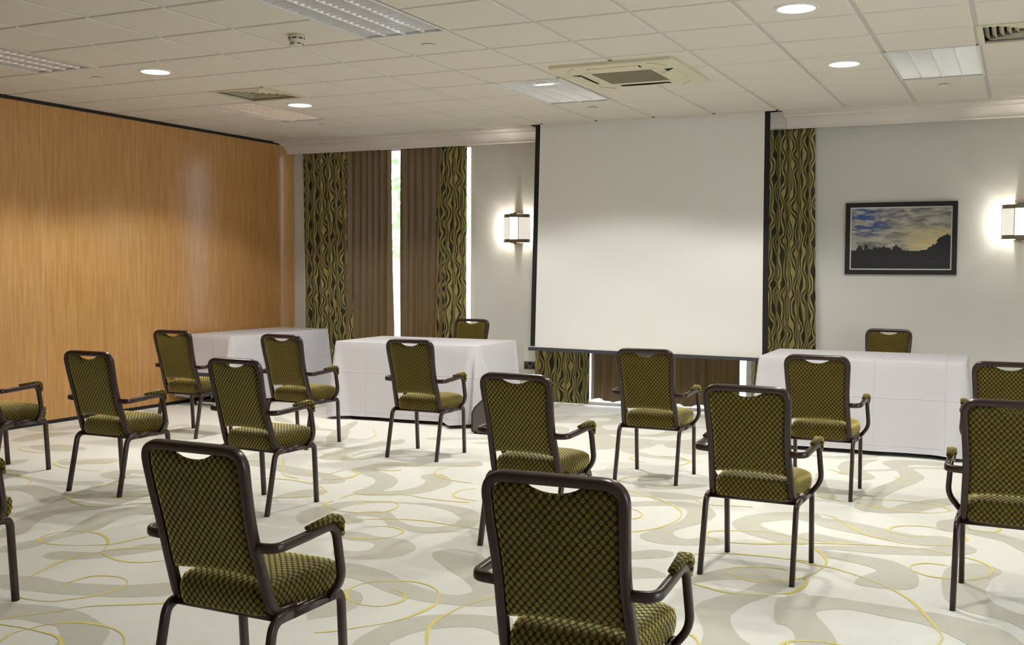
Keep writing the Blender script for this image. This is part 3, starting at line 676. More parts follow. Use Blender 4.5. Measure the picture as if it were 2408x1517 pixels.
# folding partition on the left
wall_left = tag(MB().box(XL - .2, XL - .075, YF, YB, 0, CEIL + .13).build('wall_left', BLACKM), kind='structure')
seams = [10.615, 10.362, 9.217, 8.07, 6.911, 5.76, 4.61, 3.46, 2.31, 1.16, .01, -1.14, -2.29, -3.0]
for b, a in zip(seams[:-1], seams[1:]):
    m = MB(); c = .0015
    m.prism([(a + .001 + c, XL), (a + .001, XL - c), (a + .001, XL - .07), (b - .001, XL - .07), (b - .001, XL - c), (b - .001 - c, XL)], .035, CEIL - .03, 'z')
    m.v = [(y, x, z) for x, y, z in m.v]
    m.build('panel', WOOD, wall_left)
    if a > YF + .1: MB().box(XL - .06, XL - .001, a - .0009, a + .0009, .036, CEIL - .031).build('panel_edge_trim', WHITE, wall_left)
tag(MB().box(XL - .07, XL + .012, YF, 10.36, CEIL - .028, CEIL - .001).build('trim_1', BLACK), kind='structure')
tag(MB().box(XL - .06, XL - .004, YF, 10.61, .001, .034).build('trim_2', BLACK), kind='structure')

# cornice / pelmet along the back wall
prof = [(10.2, CEIL), (10.2, CEIL - .012), (10.315, CEIL - .018), (10.33, CEIL - .03)]
for k in range(9):
    a = R(90 * k / 8)
    prof.append((10.33 + .15 * math.sin(a) * .92, CEIL - .034 - .085 * (1 - math.cos(a))))
prof += [(10.478, CEIL - .128), (10.494, CEIL - .128), (10.494, CEIL)]
tag(MB().prism(prof, XL + .001, -4.64, 'x').build('trim_3', COVE), kind='structure')
tag(MB().prism(prof, -2.09, XR, 'x').build('trim_4', COVE), kind='structure')
back_prof = [(10.3, CEIL), (10.3, CEIL - .1), (10.36, CEIL - .128), (10.494, CEIL - .128), (10.494, CEIL)]
tag(MB().prism(back_prof, -4.638, -2.092, 'x').build('trim_5', COVE), kind='structure')

# ------------------------------------------------------------------ garden outside the windows
tag(MB().box(-40, 40, YB + .3, 60, -.3, -.2).build('garden_ground', GRASS), kind='structure')
def tree(loc, h, r, seed, label):
    rnd = random.Random(seed)
    t = empty('garden_tree', loc); tag(t, label, 'tree', 'trees in the garden outside')
    MB().sweep([(0, 0, 0), (.03, .02, h * .3), (0, .05, h * .62)], rrect(.22, .22, .1), up=(0, 1, 0)).build('trunk', BARK, t)
    m = MB()
    for k in range(420):
        a, b = rnd.uniform(0, 6.283), rnd.uniform(-1, 1)
        rr = r * rnd.uniform(.55, 1.0)
        c = Vector((rr * math.cos(a) * math.sqrt(1 - b * b), rr * math.sin(a) * math.sqrt(1 - b * b), h * .68 + rr * b * 1.1))
        d1 = Vector((rnd.uniform(-1, 1), rnd.uniform(-1, 1), rnd.uniform(-1, 1))).normalized() * .22
        d2 = d1.cross(Vector((rnd.uniform(-1, 1), rnd.uniform(-1, 1), rnd.uniform(-1, 1)))).normalized() * .12
        m.add([c - d1, c + d2, c + d1, c - d2], [(0, 1, 2, 3)])
    tag(m.build('foliage', GREEN, t, fix=False), kind='stuff')
tree((-14.9, 24.5, -.2), 5.6, 1.9, 3, 'leafy garden tree seen through the slit between brown curtains')
# ------------------------------------------------------------------ ceiling fittings
def spot(par, loc, power):
    ld = bpy.data.lights.new('downlight_lamp', 'SPOT')
    ld.energy = power; ld.color = DOWNLIGHT_COLOR; ld.spot_size = R(138); ld.spot_blend = .22; ld.shadow_soft_size = .09
    lo = bpy.data.objects.new('downlight_lamp', ld); COL.objects.link(lo); lo.parent = par; lo.location = loc

def louvre_light(u, v, label, rows=2, lit=False):
    """recessed 600 x 1200 troffer, long side towards the back wall"""
    cx, cy = gx(u + .5), gy(v + rows / 2)
    t = empty('louvre_light', (cx, cy, CEIL)); tag(t, label, 'ceiling light', 'recessed louvre ceiling lights')
    a, b = .29, .6 * rows / 2 - .01
    m = MB()
    m.box(-a, a, -b, b, .085, .092); m.box(-a, -a + .004, -b, b, 0, .09); m.box(a - .004, a, -b, b, 0, .09)
    m.box(-a, a, -b, -b + .004, 0, .09); m.box(-a, a, b - .004, b, 0, .09)
    m.box(-a - .012, -a + .006, -b - .012, b + .012, -.002, .004); m.box(a - .006, a + .012, -b - .012, b + .012, -.002, .004)
    m.box(-a, a, -b - .012, -b + .006, -.002, .004); m.box(-a, a, b - .006, b + .012, -.002, .004)
    m.build('housing', WHITE, t)
    w = 2 * a / 4
    def refl(s0):
        g = MB()
        def fn(p, q):
            x = -w / 2 + .004 + (w - .008) * p
            k = (2 * p - 1) ** 2
            return (x, -b + .006 + (2 * b - .012) * q, .082 - .074 * k ** 1.3)
        return g.grid(fn, 10, 1).mesh('reflector', ALU, fix=False)
    if 'refl' not in louvre_light.__dict__: louvre_light.refl = refl(0)
    for k in range(4):
        x = -a + w * (k + .5)
        link('reflector', louvre_light.refl, t, (x, 0, 0))
    for k in range(4):
        x = -a + w * (k + .5)
        MB().sweep([(x, -b + .03, .062), (x, b - .03, .062)], rrect(.016, .016, .0079)).build('lamp_tube', LAMPOFF, t)
    for k in range(1, 4):
        x = -a + w * k
        m = MB(); m.prism([(x - .002, .0), (x + .002, .0), (x + .014, .04), (x - .014, .04)], -b + .005, b - .005, 'y')
        m.build('long_blade', ALUM, t)
    nb = 18
    if 'blade' not in louvre_light.__dict__:
        m = MB()
        prof = [(-.027, .04), (-.017, .029), (-.0075, .014), (-.001, .001), (.001, .001), (.0075, .014), (.017, .029), (.027, .04)]
        m.prism(prof, -w / 2 + .004, w / 2 - .004, 'x')
        louvre_light.blade = m.mesh('cross_blade', ALUM)
    for j in range(nb):
        y = -b + .005 + (2 * b - .01) * (j + 1) / (nb + 1)
        for k in range(4):
            link('cross_blade', louvre_light.blade, t, (-a + w * (k + .5), y, 0))
    if lit:
        g = MB()
        for k, (dx, rr) in enumerate(((-.055, .032), (0, .036), (.055, .032))):
            g.lathe([(0, -.012), (rr * .7, -.009), (rr, 0), (rr * .7, .009), (0, .012)], 16, (dx, 0))
        g.build('lit_retrofit_lamp', LEDW, t, loc=(.07, -.37, .012))
        spot(t, (.07, -.37, -.015), DOWNLIGHT_POWER)
    return t
louvre_light(-6, 7, 'large recessed louvre ceiling light cut by the top edge, nearest the camera')
louvre_light(-6, 2, 'recessed louvre ceiling light next to the air conditioning cassette, small lit lamp inside', lit=True)
louvre_light(-1, 2, 'recessed louvre ceiling light on the right above the picture')
louvre_light(-11, 2, 'recessed louvre ceiling light beside the square vent near the wood partition')
louvre_light(-11, 7, 'recessed louvre ceiling light cut by the left edge of the photo')

def downlight(u, v, label, power=None):
    t = empty('downlight', (gx(u), gy(v), CEIL)); tag(t, label, 'downlight', 'round lit downlights')
    MB().lathe([(.106, -.001), (.106, -.007), (.122, -.005), (.127, -.0005), (.127, .0), (.106, .0)], 40).build('trim_ring', WHITE, t)
    MB().lathe([(0, -.004), (.1055, -.004), (.1055, -.001), (0, -.001)], 40).build('diffuser', LEDW, t)
    spot(t, (0, 0, -.012), power or DOWNLIGHT_POWER)
    return t
downlight(-1.5, 3.5, 'round lit downlight on the right, between the two louvre lights', DOWNLIGHT_POWER * .9)
downlight(-1.5, 6.5, 'round lit downlight at the top edge, right of the ceiling cassette', DOWNLIGHT_POWER * .85)
downlight(-9.5, 3.5, 'small round lit downlight beside the square vent on the left')
downlight(-9.5, 6.5, 'round lit downlight on the left, above the wood partition')
downlight(6.5, 3.5, 'added round fill downlight out of view at the far right, beyond the second wall light')  # added lamp, unseen: fill for the right part of the room
downlight(6.5, 6.5, 'added round fill downlight out of view at the far right, nearer the camera')  # second added fill lamp, also unseen, for the right wall
downlight(-1.5, 10.5, 'added round downlight out of view above the right-hand chairs', DOWNLIGHT_POWER * .8)  # added unseen lamp, set off the row spacing to brighten the chair backs

def cover_plate(x, y, label):
    t = empty('sprinkler_cover', (x, y, CEIL)); tag(t, label, 'cover plate', 'round ceiling cover plates')
    MB().lathe([(0, -.0075), (.043, -.0075), (.047, -.006), (.047, -.0045), (0, -.0045)], 32).build('cover_disc', TILE, t)
    MB().lathe([(0, -.0046), (.036, -.0046), (.036, -.0002), (0, -.0002)], 32).build('cover_cup', BLACK, t)
cover_plate(-3.612, 6.24, 'round ceiling plate beyond the largest louvre light')
cover_plate(-6.617, 6.24, 'round ceiling plate left of the left downlight')
cover_plate(-6.6, 9.22, 'round ceiling plate near the corner of the wood partition')
cover_plate(-3.611, 9.24, 'round ceiling plate just above the projection screen')
cover_plate(-.613, 9.24, 'round ceiling plate beyond the right-hand louvre light')

t = empty('smoke_detector', (-4.238, 5.64, CEIL)); tag(t, 'cream round smoke detector below the ceiling tiles', 'smoke detector')
MB().lathe([(0, 0), (.052, 0), (.052, -.038), (.049, -.042), (0, -.042)], 36).build('base', CREAM, t)
ch = MB().lathe([(.046, -.042), (.046, -.052), (.032, -.07), (.022, -.074), (0, -.074)], 36).build('chamber', CREAM, t)
def slots(r, z, n, half, h, par):
    for k in range(n):
        m = MB(); a0 = 2 * math.pi * (k + .5) / n
        vs = []
        for i in range(5):
            a = a0 + half * (i / 2 - 1)
            vs += [(r * math.cos(a), r * math.sin(a), z - h), (r * math.cos(a), r * math.sin(a), z + h), ((r - .006) * math.cos(a), (r - .006) * math.sin(a), z + h), ((r - .006) * math.cos(a), (r - .006) * math.sin(a), z - h)]
        fs = []
        for i in range(4):
            for j in range(4): fs.append((i * 4 + j, i * 4 + (j + 1) % 4, i * 4 + 4 + (j + 1) % 4, i * 4 + 4 + j))
        fs += [(0, 1, 2, 3), (16, 17, 18, 19)]
        m.add(vs, fs).build('slot', BLACK, par)
slots(.0535, -.026, 8, .26, .004, t)
slots(.0435, -.058, 6, .3, .0035, ch)

def vent(u, v, label):
    t = empty('ceiling_vent', (gx(u + .5), gy(v + .5), CEIL)); tag(t, label, 'ceiling vent', 'square four-way ceiling vents')
    m = MB(); o = .296
    for (x0, x1, y0, y1) in ((-o, o, -o, -.262), (-o, o, .262, o), (-o, -.262, -.262, .262), (.262, o, -.262, .262)):
        m.box(x0, x1, y0, y1, -.004, .006)
    m.build('frame', CREAM, t)
    MB().box(-.262, .262, -.262, .262, .085, .09).build('plenum', BLACKM, t)
    for k in range(6):
        r0 = .262 - .043 * k; r1 = r0 - .030; z0, z1 = -.002, .03
        m = MB(); th = .0025
        vs = []
        for (r, z) in ((r0, z0), (r1, z1), (r1, z1 + th * 2), (r0, z0 + th * 2)):
            vs += [(-r, -r, z), (r, -r, z), (r, r, z), (-r, r, z)]
        fs = []
        for j in range(4):
            for i in range(4):
                fs.append((j * 4 + i, j * 4 + (i + 1) % 4, ((j + 1) % 4) * 4 + (i + 1) % 4, ((j + 1) % 4) * 4 + i))
        m.v = [(x, y, -z + .05 + z0) for x, y, z in vs]; m.f = fs; m.s = [False] * len(fs)
        m.build('vane', CREAM, t)
vent(-10, 4, 'square cream ceiling vent on the left, above the louvre light by the partition')
vent(0, 4, 'square ceiling vent cut by the right edge of the photo')

t = empty('air_conditioning_cassette', (-2.716, 7.73, CEIL)); tag(t, 'cream square air conditioning cassette in the ceiling', 'air conditioner')
def ring(o, i, z0, z1, zi):
    """square panel ring from outer half-size o (z0) to inner i"""
    m = MB(); c = .05
    def sq(r, z, ch):
        return [(-r + ch, -r, z), (r - ch, -r, z), (r, -r + ch, z), (r, r - ch, z), (r - ch, r, z), (-r + ch, r, z), (-r, r - ch, z), (-r, -r + ch, z)]
    rings = [sq(o, z0, .02), sq(o, z1 + .008, .02), sq(o - .012, z1, .02), sq(i, zi, .004)]
    vs = [p for q in rings for p in q]; fs = []
    for j in range(3):
        for k in range(8):
            fs.append((j * 8 + k, j * 8 + (k + 1) % 8, j * 8 + 8 + (k + 1) % 8, j * 8 + 8 + k))
    return m.add(vs, fs)
ring(.475, .27, 0, -.03, -.034).build('panel', CREAM, t)
gm = MB(); gm.box(-.235, .235, -.235, .235, -.03, -.026); gm.build('grille_backing', BLACKM, t)
gf = MB()
for (x0, x1, y0, y1) in ((-.272, .272, -.272, -.235), (-.272, .272, .235, .272), (-.272, -.235, -.235, .235), (.235, .272, -.235, .235)):
    gf.box(x0, x1, y0, y1, -.036, -.026)
gf.build('grille_frame', CREAM, t)
bar = MB().box(-.235, .235, -.0035, .0035, -.036, -.028).mesh('grille_bar', CREAMD)
for k in range(30):
    link('grille_bar', bar, t, (0, -.227 + .454 * k / 29, 0))
for k in range(4):
    e = empty('louvre_outlet', (0, 0, 0), R(90 * k)); e.parent = t
    MB().box(-.2, .2, .325, .39, -.0335, -.029).build('outlet_slot', BLACKM, e)
    n = 14; vs = []; m = MB()
    tilt = .6 if k == 3 else (.18 if k == 2 else .12)
    for i in range(n + 1):
        x = -.19 + .38 * i / n; s = math.sin(math.pi * i / n) ** .6
        y0, y1 = .392, .392 - .068
        drop = .004 + tilt * .068 * (.6 + .4 * s)
        vs += [(x, y0, -.035), (x, y1, -.035 - drop), (x, y1, -.032 - drop), (x, y0, -.032)]
    fs = [(4 * i + j, 4 * i + (j + 1) % 4, 4 * i + 4 + (j + 1) % 4, 4 * i + 4 + j) for i in range(n) for j in range(4)] + [(0, 1, 2, 3), (4 * n, 4 * n + 1, 4 * n + 2, 4 * n + 3)]
    m.add(vs, fs).build('louvre_flap', CREAM, e)
for s in (-1, 1):
    m = MB(); pts = [(s * (.275 + .1 * math.sin(k / 8 * 1.57)), -.46 + .92 * 0 + .16 * k / 8, -.0325) for k in range(9)]
    m.sweep(pts, [(-.001, -.001), (.001, -.001), (.001, .001), (-.001, .001)]).build('panel_joint', CREAMD, t)
    m = MB(); pts = [(x, -y, z) for x, y, z in pts]
    m.sweep(pts, [(-.001, -.001), (.001, -.001), (.001, .001), (-.001, .001)]).build('panel_joint', CREAMD, t)

# ------------------------------------------------------------------ projection screen
t = empty('projection_screen', (-3.37, 10.12, 0)); tag(t, 'white projection screen with black side borders, pulled down from the ceiling', 'projection screen')
tX0, tX1, tY, tZ = -4.540, -2.232, 10.145, 2.935        # top of white sheet
bX0, bX1, bY, bZ0, bZ1 = -4.52, -2.188, 10.0, .641, .618
L = lambda x, y, z: (x + 3.37, y - 10.12, z)
def sheet(name, mat, a0, a1, lift=0.0, zb=0.0):
    def fn(p, q):
        a = a0 + (a1 - a0) * p
        x = (tX0 + (tX1 - tX0) * a) * q + (bX0 + (bX1 - bX0) * a) * (1 - q)
        z = tZ * q + (bZ0 + (bZ1 - bZ0) * a + zb) * (1 - q)
        y = tY * q + bY * (1 - q) + .012 * math.sin(q * math.pi) * math.sin(a * 5) - lift
        return L(x, y, z)
    m = MB().grid(fn, 24, 24)
    m2 = MB().grid(lambda p, q: tuple(Vector(fn(p, q)) + Vector((0, .0015, 0))), 24, 24, flip=True)
    m.add(m2.v, m2.f, True)
    return m.build(name, mat, t, fix=False)
sheet('white_sheet', SCREENW, 0, 1)
bw = .052 / 2.31
sheet('black_border', BLACKM, -bw, -.0003, -.0, zb=.01)
sheet('black_border', BLACKM, 1.0003, 1 + bw, -.0, zb=.01)
m = MB(); h = .016
for_pts = []
x0, x1 = bX0 - .07, bX1 + .01
vs = [L(x0, bY - h, bZ0 - .004), L(x0, bY + h, bZ0 - .004), L(x0, bY + h, bZ0 - .036), L(x0, bY - h, bZ0 - .036),
      L(x1, bY - h, bZ1 + .004), L(x1, bY + h, bZ1 + .004), L(x1, bY + h, bZ1 - .028), L(x1, bY - h, bZ1 - .028)]
m.add(vs, [(0, 1, 2, 3), (4, 7, 6, 5), (0, 4, 5, 1), (1, 5, 6, 2), (2, 6, 7, 3), (3, 7, 4, 0)]).build('bottom_bar', GREYBAR, t)
m = MB(); m.box(-4.655 + 3.37, -2.075 + 3.37, 10.098 - 10.12, 10.198 - 10.12, CEIL + .03, CEIL + .036)
m.box(-4.655 + 3.37, -2.075 + 3.37, 10.094 - 10.12, 10.098 - 10.12, CEIL + .0, CEIL + .036)
m.box(-4.655 + 3.37, -2.075 + 3.37, 10.194 - 10.12, 10.198 - 10.12, CEIL - .002, CEIL + .036)
m.build('ceiling_slot', BLACK, t)

# ------------------------------------------------------------------ curtains
def curtain(name, mat, x0, x1, folds, amp, z0, z1, label, cat='curtain', yc=10.56, seed=0, x0b=None, x1b=None, wavy=0.0, group=None):
    rnd = random.Random(seed)
    n = folds * 14; mz = 22
    x0b = x0 if x0b is None else x0b; x1b = x1 if x1b is None else x1b
    ph = [rnd.uniform(-.5, .5) for _ in range(folds + 2)]
    am = [rnd.uniform(.55, 1.0) for _ in range(folds + 2)]
    def prof(s, q):
        k = s * folds; i = int(min(k, folds - 1e-6)); f = k - i
        w = am[i] * (1 - f) + am[i + 1] * f
        p = ph[i] * (1 - f) + ph[i + 1] * f
        a = math.pi * k + .5 * p + .25 * math.sin(3 * q + seed)
        return .9 * amp - 2.0 * amp * w * abs(math.sin(a)) ** .75, .35 * amp * math.sin(2 * a)
    vs = []; uv = []
    for side in (0, 1):
        for i in range(n + 1):
            s = i / n
            for j in range(mz + 1):
                q = j / mz
                dy, dx = prof(s, q)
                e = .72 + .28 * (1 - q)
                xx = (x0 * q + x0b * (1 - q)) * (1 - s) + (x1 * q + x1b * (1 - q)) * s
                zb = z0 + wavy * (.5 + .5 * math.sin(s * folds * 2.1 + seed)) if wavy else z0
                vs.append((xx + dx * e, yc + dy * e + side * .002, zb + (z1 - zb) * q))
                uv.append((s * (x1 - x0) * 1.55 + seed * .37, zb + (z1 - zb) * q))
    m = MB(); N = (n + 1) * (mz + 1)
    fs = []
    for i in range(n):
        for j in range(mz):
            a = i * (mz + 1) + j
            fs.append((a, a + mz + 1, a + mz + 2, a + 1)); fs.append((N + a, N + a + 1, N + a + mz + 2, N + a + mz + 1))
    m.add(vs, fs, True)
    o = m.build(name, mat, uv=lambda i, c: uv[i], fix=False)
    return tag(o, label, cat, group)
ZT = 2.86
curtain('patterned_curtain', LEAF, -7.845, -7.235, 6, .046, .012, ZT, 'green leaf-patterned curtain beside the wood partition', seed=1, x1b=-7.1)
curtain('brown_curtain', BROWN, -7.24, -6.60, 7, .04, .03, ZT, 'brown satin curtain left of the bright window slit', seed=2, yc=10.565, x1b=-6.58)
curtain('brown_curtain', BROWN, -6.487, -5.92, 6, .04, .03, ZT, 'brown satin curtain right of the bright window slit', seed=3, yc=10.565)
curtain('patterned_curtain', LEAF, -5.98, -5.628, 4, .046, .012, ZT, 'green leaf-patterned curtain beside the left wall light', seed=4, x0b=-6.08, x1b=-5.60)
curtain('patterned_curtain', LEAF, -4.776, -4.125, 6, .046, .012, ZT, 'green leaf-patterned curtain under the left end of the projection screen', seed=5)
curtain('brown_curtain', BROWN, -4.13, -3.28, 8, .036, .045, ZT, 'brown curtain under the middle of the projection screen, left of the two', seed=6, yc=10.566, wavy=.03)
curtain('brown_curtain', BROWN, -3.26, -2.54, 7, .036, .045, ZT, 'brown curtain under the right end of the projection screen', seed=7, yc=10.566, wavy=.03)
curtain('patterned_curtain', LEAF, -2.42, -1.845, 6, .046, .012, ZT, 'green leaf-patterned curtain between the projection screen and the picture', seed=8, x1b=-1.80)

# ------------------------------------------------------------------ wall lights, picture, socket
def sconce(x, label):
    t = empty('wall_light', (x, YB, 1.885)); tag(t, label, 'wall light', 'lit wall lights')
    W, D, H = .157, .135, .15
    def arc(a, off=0.0):       # a in -1..1 across, returns (x,y)
        th = a * 1.12
        return (W * math.sin(th) / math.sin(1.12), -.045 - (D - .045 + off) * (math.cos(th) - math.cos(1.12)) / (1 - math.cos(1.12)))
    MB().box(-.05, .05, -.012, -.0005, -.165, .165).build('back_plate', NICKEL, t)
    for s in (-1, 1):
        m = MB(); pts = [arc(-1 + 2 * k / 24) for k in range(25)]
        m.sweep([(p[0], p[1], s * (H - .014)) for p in pts], rrect(.007, .036, .002)).build('band', NICKEL, t)
        br = MB()
        br.prism([(-.058, -.001), (-.058, -.05), (-.04, -D - .004), (.04, -D - .004), (.058, -.05), (.058, -.001)], s * (H - .028), s * (H + .012), 'z')
        br.build('bracket', NICKEL, t)
        MB().lathe([(0, s * (H + .0125)), (.03, s * (H + .0125)), (.026, s * (H + .02)), (0, s * (H + .023))], 24, (0, -.07)).build('finial', NICKEL, t)
    for s in (-1, 1):
        m = MB(); a0, a1 = (.27 * s, .99 * s)
        g = [arc(a0 + (a1 - a0) * k / 10, -.004) for k in range(11)]
        m.sweep([(p[0], p[1], 0) for p in g], rrect(.003, 2 * (H - .03), .001)).build('side_shade', SHADEP, t)
        for e in (.27, .985):
            p = arc(e * s, -.001)
            MB().box(p[0] - .003, p[0] + .003, p[1] - .003, p[1] + .003, -H + .03, H - .03).build('upright', NICKEL, t)
    m = MB(); g = [arc(-.25 + .5 * k / 6, .002) for k in range(7)]
    m.sweep([(p[0], p[1], 0) for p in g], rrect(.006, 2 * (H - .03), .002)).build('front_glass', SHADEG, t)
    for s in (-1, 1):
        ld = bpy.data.lights.new('wall_light_lamp', 'POINT'); ld.energy = SCONCE_POWER; ld.color = (1, .95, .86); ld.shadow_soft_size = .018
        lo = bpy.data.objects.new('wall_light_lamp', ld); COL.objects.link(lo); lo.parent = t; lo.location = (s * .078, -.055, 0)
sconce(-5.005, 'lit wall light with metal bands between window curtains and projection screen')
sconce(-.035, 'lit wall light with metal bands cut by the right edge, beside the picture')

t = empty('framed_picture', (-1.052, YB, 1.747)); tag(t, 'black-framed painting of a castle silhouette under a cloudy sunset sky', 'picture')
PW, PH, FB = .494, .338, .043
for (nm, poly) in (('frame_rail', [(-PW, PH), (PW, PH), (PW - FB, PH - FB), (-PW + FB, PH - FB)]), ('frame_rail', [(-PW, -PH), (-PW + FB, -PH + FB), (PW - FB, -PH + FB), (PW, -PH)]),
                   ('frame_rail', [(-PW, -PH), (-PW, PH), (-PW + FB, PH - FB), (-PW + FB, -PH + FB)]), ('frame_rail', [(PW, -PH), (PW - FB, -PH + FB), (PW - FB, PH - FB), (PW, PH)])):
    MB().prism(poly, -.028, -.001, 'y').build(nm, BLACK, t)
a, b = PW - FB, PH - FB
MB().box(-a, a, -.016, -.004, -b, b).build('white_mount', WHITE, t)
a -= .012; b -= .012
m = MB(); m.add([(-a, -.0175, -b), (a, -.0175, -b), (a, -.0175, b), (-a, -.0175, b)], [(0, 1, 2, 3)])
m.build('painted_canvas', mat_painting(), t, uv=lambda i, c: ((c.x + a) / (2 * a), (c.z + b) / (2 * b)), fix=False)
SIL = '245,965 290,990 300,960 330,995 350,945 370,920 375,895 400,880 430,900 445,930 455,960 485,970 490,905 483,900 483,878 495,885 510,876 516,885 530,876 540,885 553,876 553,900 547,905 550,965 575,940 600,962 640,955 650,915 665,912 668,922 690,920 705,912 720,920 725,945 755,925 775,915 795,940 820,912 860,905 870,930 900,925 935,935 965,928 970,970 1000,965 1005,915 1045,910 1050,895 1045,875 1058,870 1070,878 1082,870 1085,890 1078,908 1115,920 1130,940 1165,945 1168,975 1220,978 1250,988 1280,975 1300,992 1400,988 1480,994 1495,978 1520,975 1615,970 1630,930 1660,920 1690,915 1705,880 1720,858 1738,892 1765,860 1790,840 1778,808 1810,770 1840,745 1880,735 1900,712 1930,712 1965,683 1985,705 2010,718 2022,720'
pts = [tuple(map(float, q.split(','))) for q in SIL.split()]
poly = [(-a + 2 * a * (x - 245) / 1777, -b + 2 * b * (1310 - y) / 1092) for x, y in pts]
bm = bmesh.new()
vs = [bm.verts.new((x, -.0182, z)) for x, z in poly + [(a, -b), (-a, -b)]]
es = [bm.edges.new((vs[i], vs[(i + 1) % len(vs)])) for i in range(len(vs))]
bmesh.ops.triangle_fill(bm, use_beauty=True, edges=es)
me = bpy.data.meshes.new('castle_silhouette'); bm.to_mesh(me); bm.free(); me.materials.append(plain('dark_paint', srgb(30, 31, 33), .6, var=.25, scale=9))
link('castle_silhouette', me, t)
m = MB()
m.sweep([(.27, -.0186, -.212), (.285, -.0186, -.208), (.295, -.0186, -.213), (.305, -.0186, -.209), (.318, -.0186, -.213), (.332, -.0186, -.209)], [(-.0012, -.0003), (.0012, -.0003), (.0012, .0003), (-.0012, .0003)], up=(0, 1, 0)).build('signature', plain('signature_paint', srgb(92, 94, 100), .6), t)

t = empty('power_socket', (-4.855, YB, .388)); tag(t, 'double power socket with steel plate low on the wall', 'power socket')
MB().box(-.073, .073, -.008, -.0005, -.043, .043).build('face_plate', PLAT, t)
MB().box(-.017, .017, -.0125, -.008, .005, .036).build('rocker_switch', BLACK, t)
for s in (-1, 1):
    m = MB()
    m.prism([(s * .042 - .018, -.03), (s * .042 + .018, -.03), (s * .042 + .018, -.018), (s * .042 + .007, -.008), (s * .042 + .007, .014), (s * .042 - .007, .014), (s * .042 - .007, -.008), (s * .042 - .018, -.018)], -.0095, -.008, 'y')
    m.build('outlet', BLACK, t)

# ------------------------------------------------------------------ tables and cloths
def table(x, y, L_, W_, rz, label, h=.735):
    t = empty('trestle_table', (x, y, 0), rz); tag(t, label, 'table', 'folding tables under cloths')
    m = MB(); m.prism([(p[0], p[1]) for p in rrect(L_, W_, .02)], h - .025, h, 'z'); m.build('tabletop', DARKBROWN, t)
    for s in (-1, 1):
        xx = s * (L_ / 2 - .16)
        MB().box(xx - .03, xx + .03, -W_ * .38, W_ * .38, .012, .035).build('foot', CHROME, t)
        for q in (-1, 1):
            MB().box(xx - .034, xx + .034, q * W_ * .38 - .03 * (q < 0), q * W_ * .38 + .03 * (q > 0), .0, .042).build('foot_cap', BLACK, t)
            MB().sweep([(xx, q * .055, .035), (xx, q * .055, h - .025)], rrect(.042, .042, .02)).build('leg', CHROME, t)
    return t

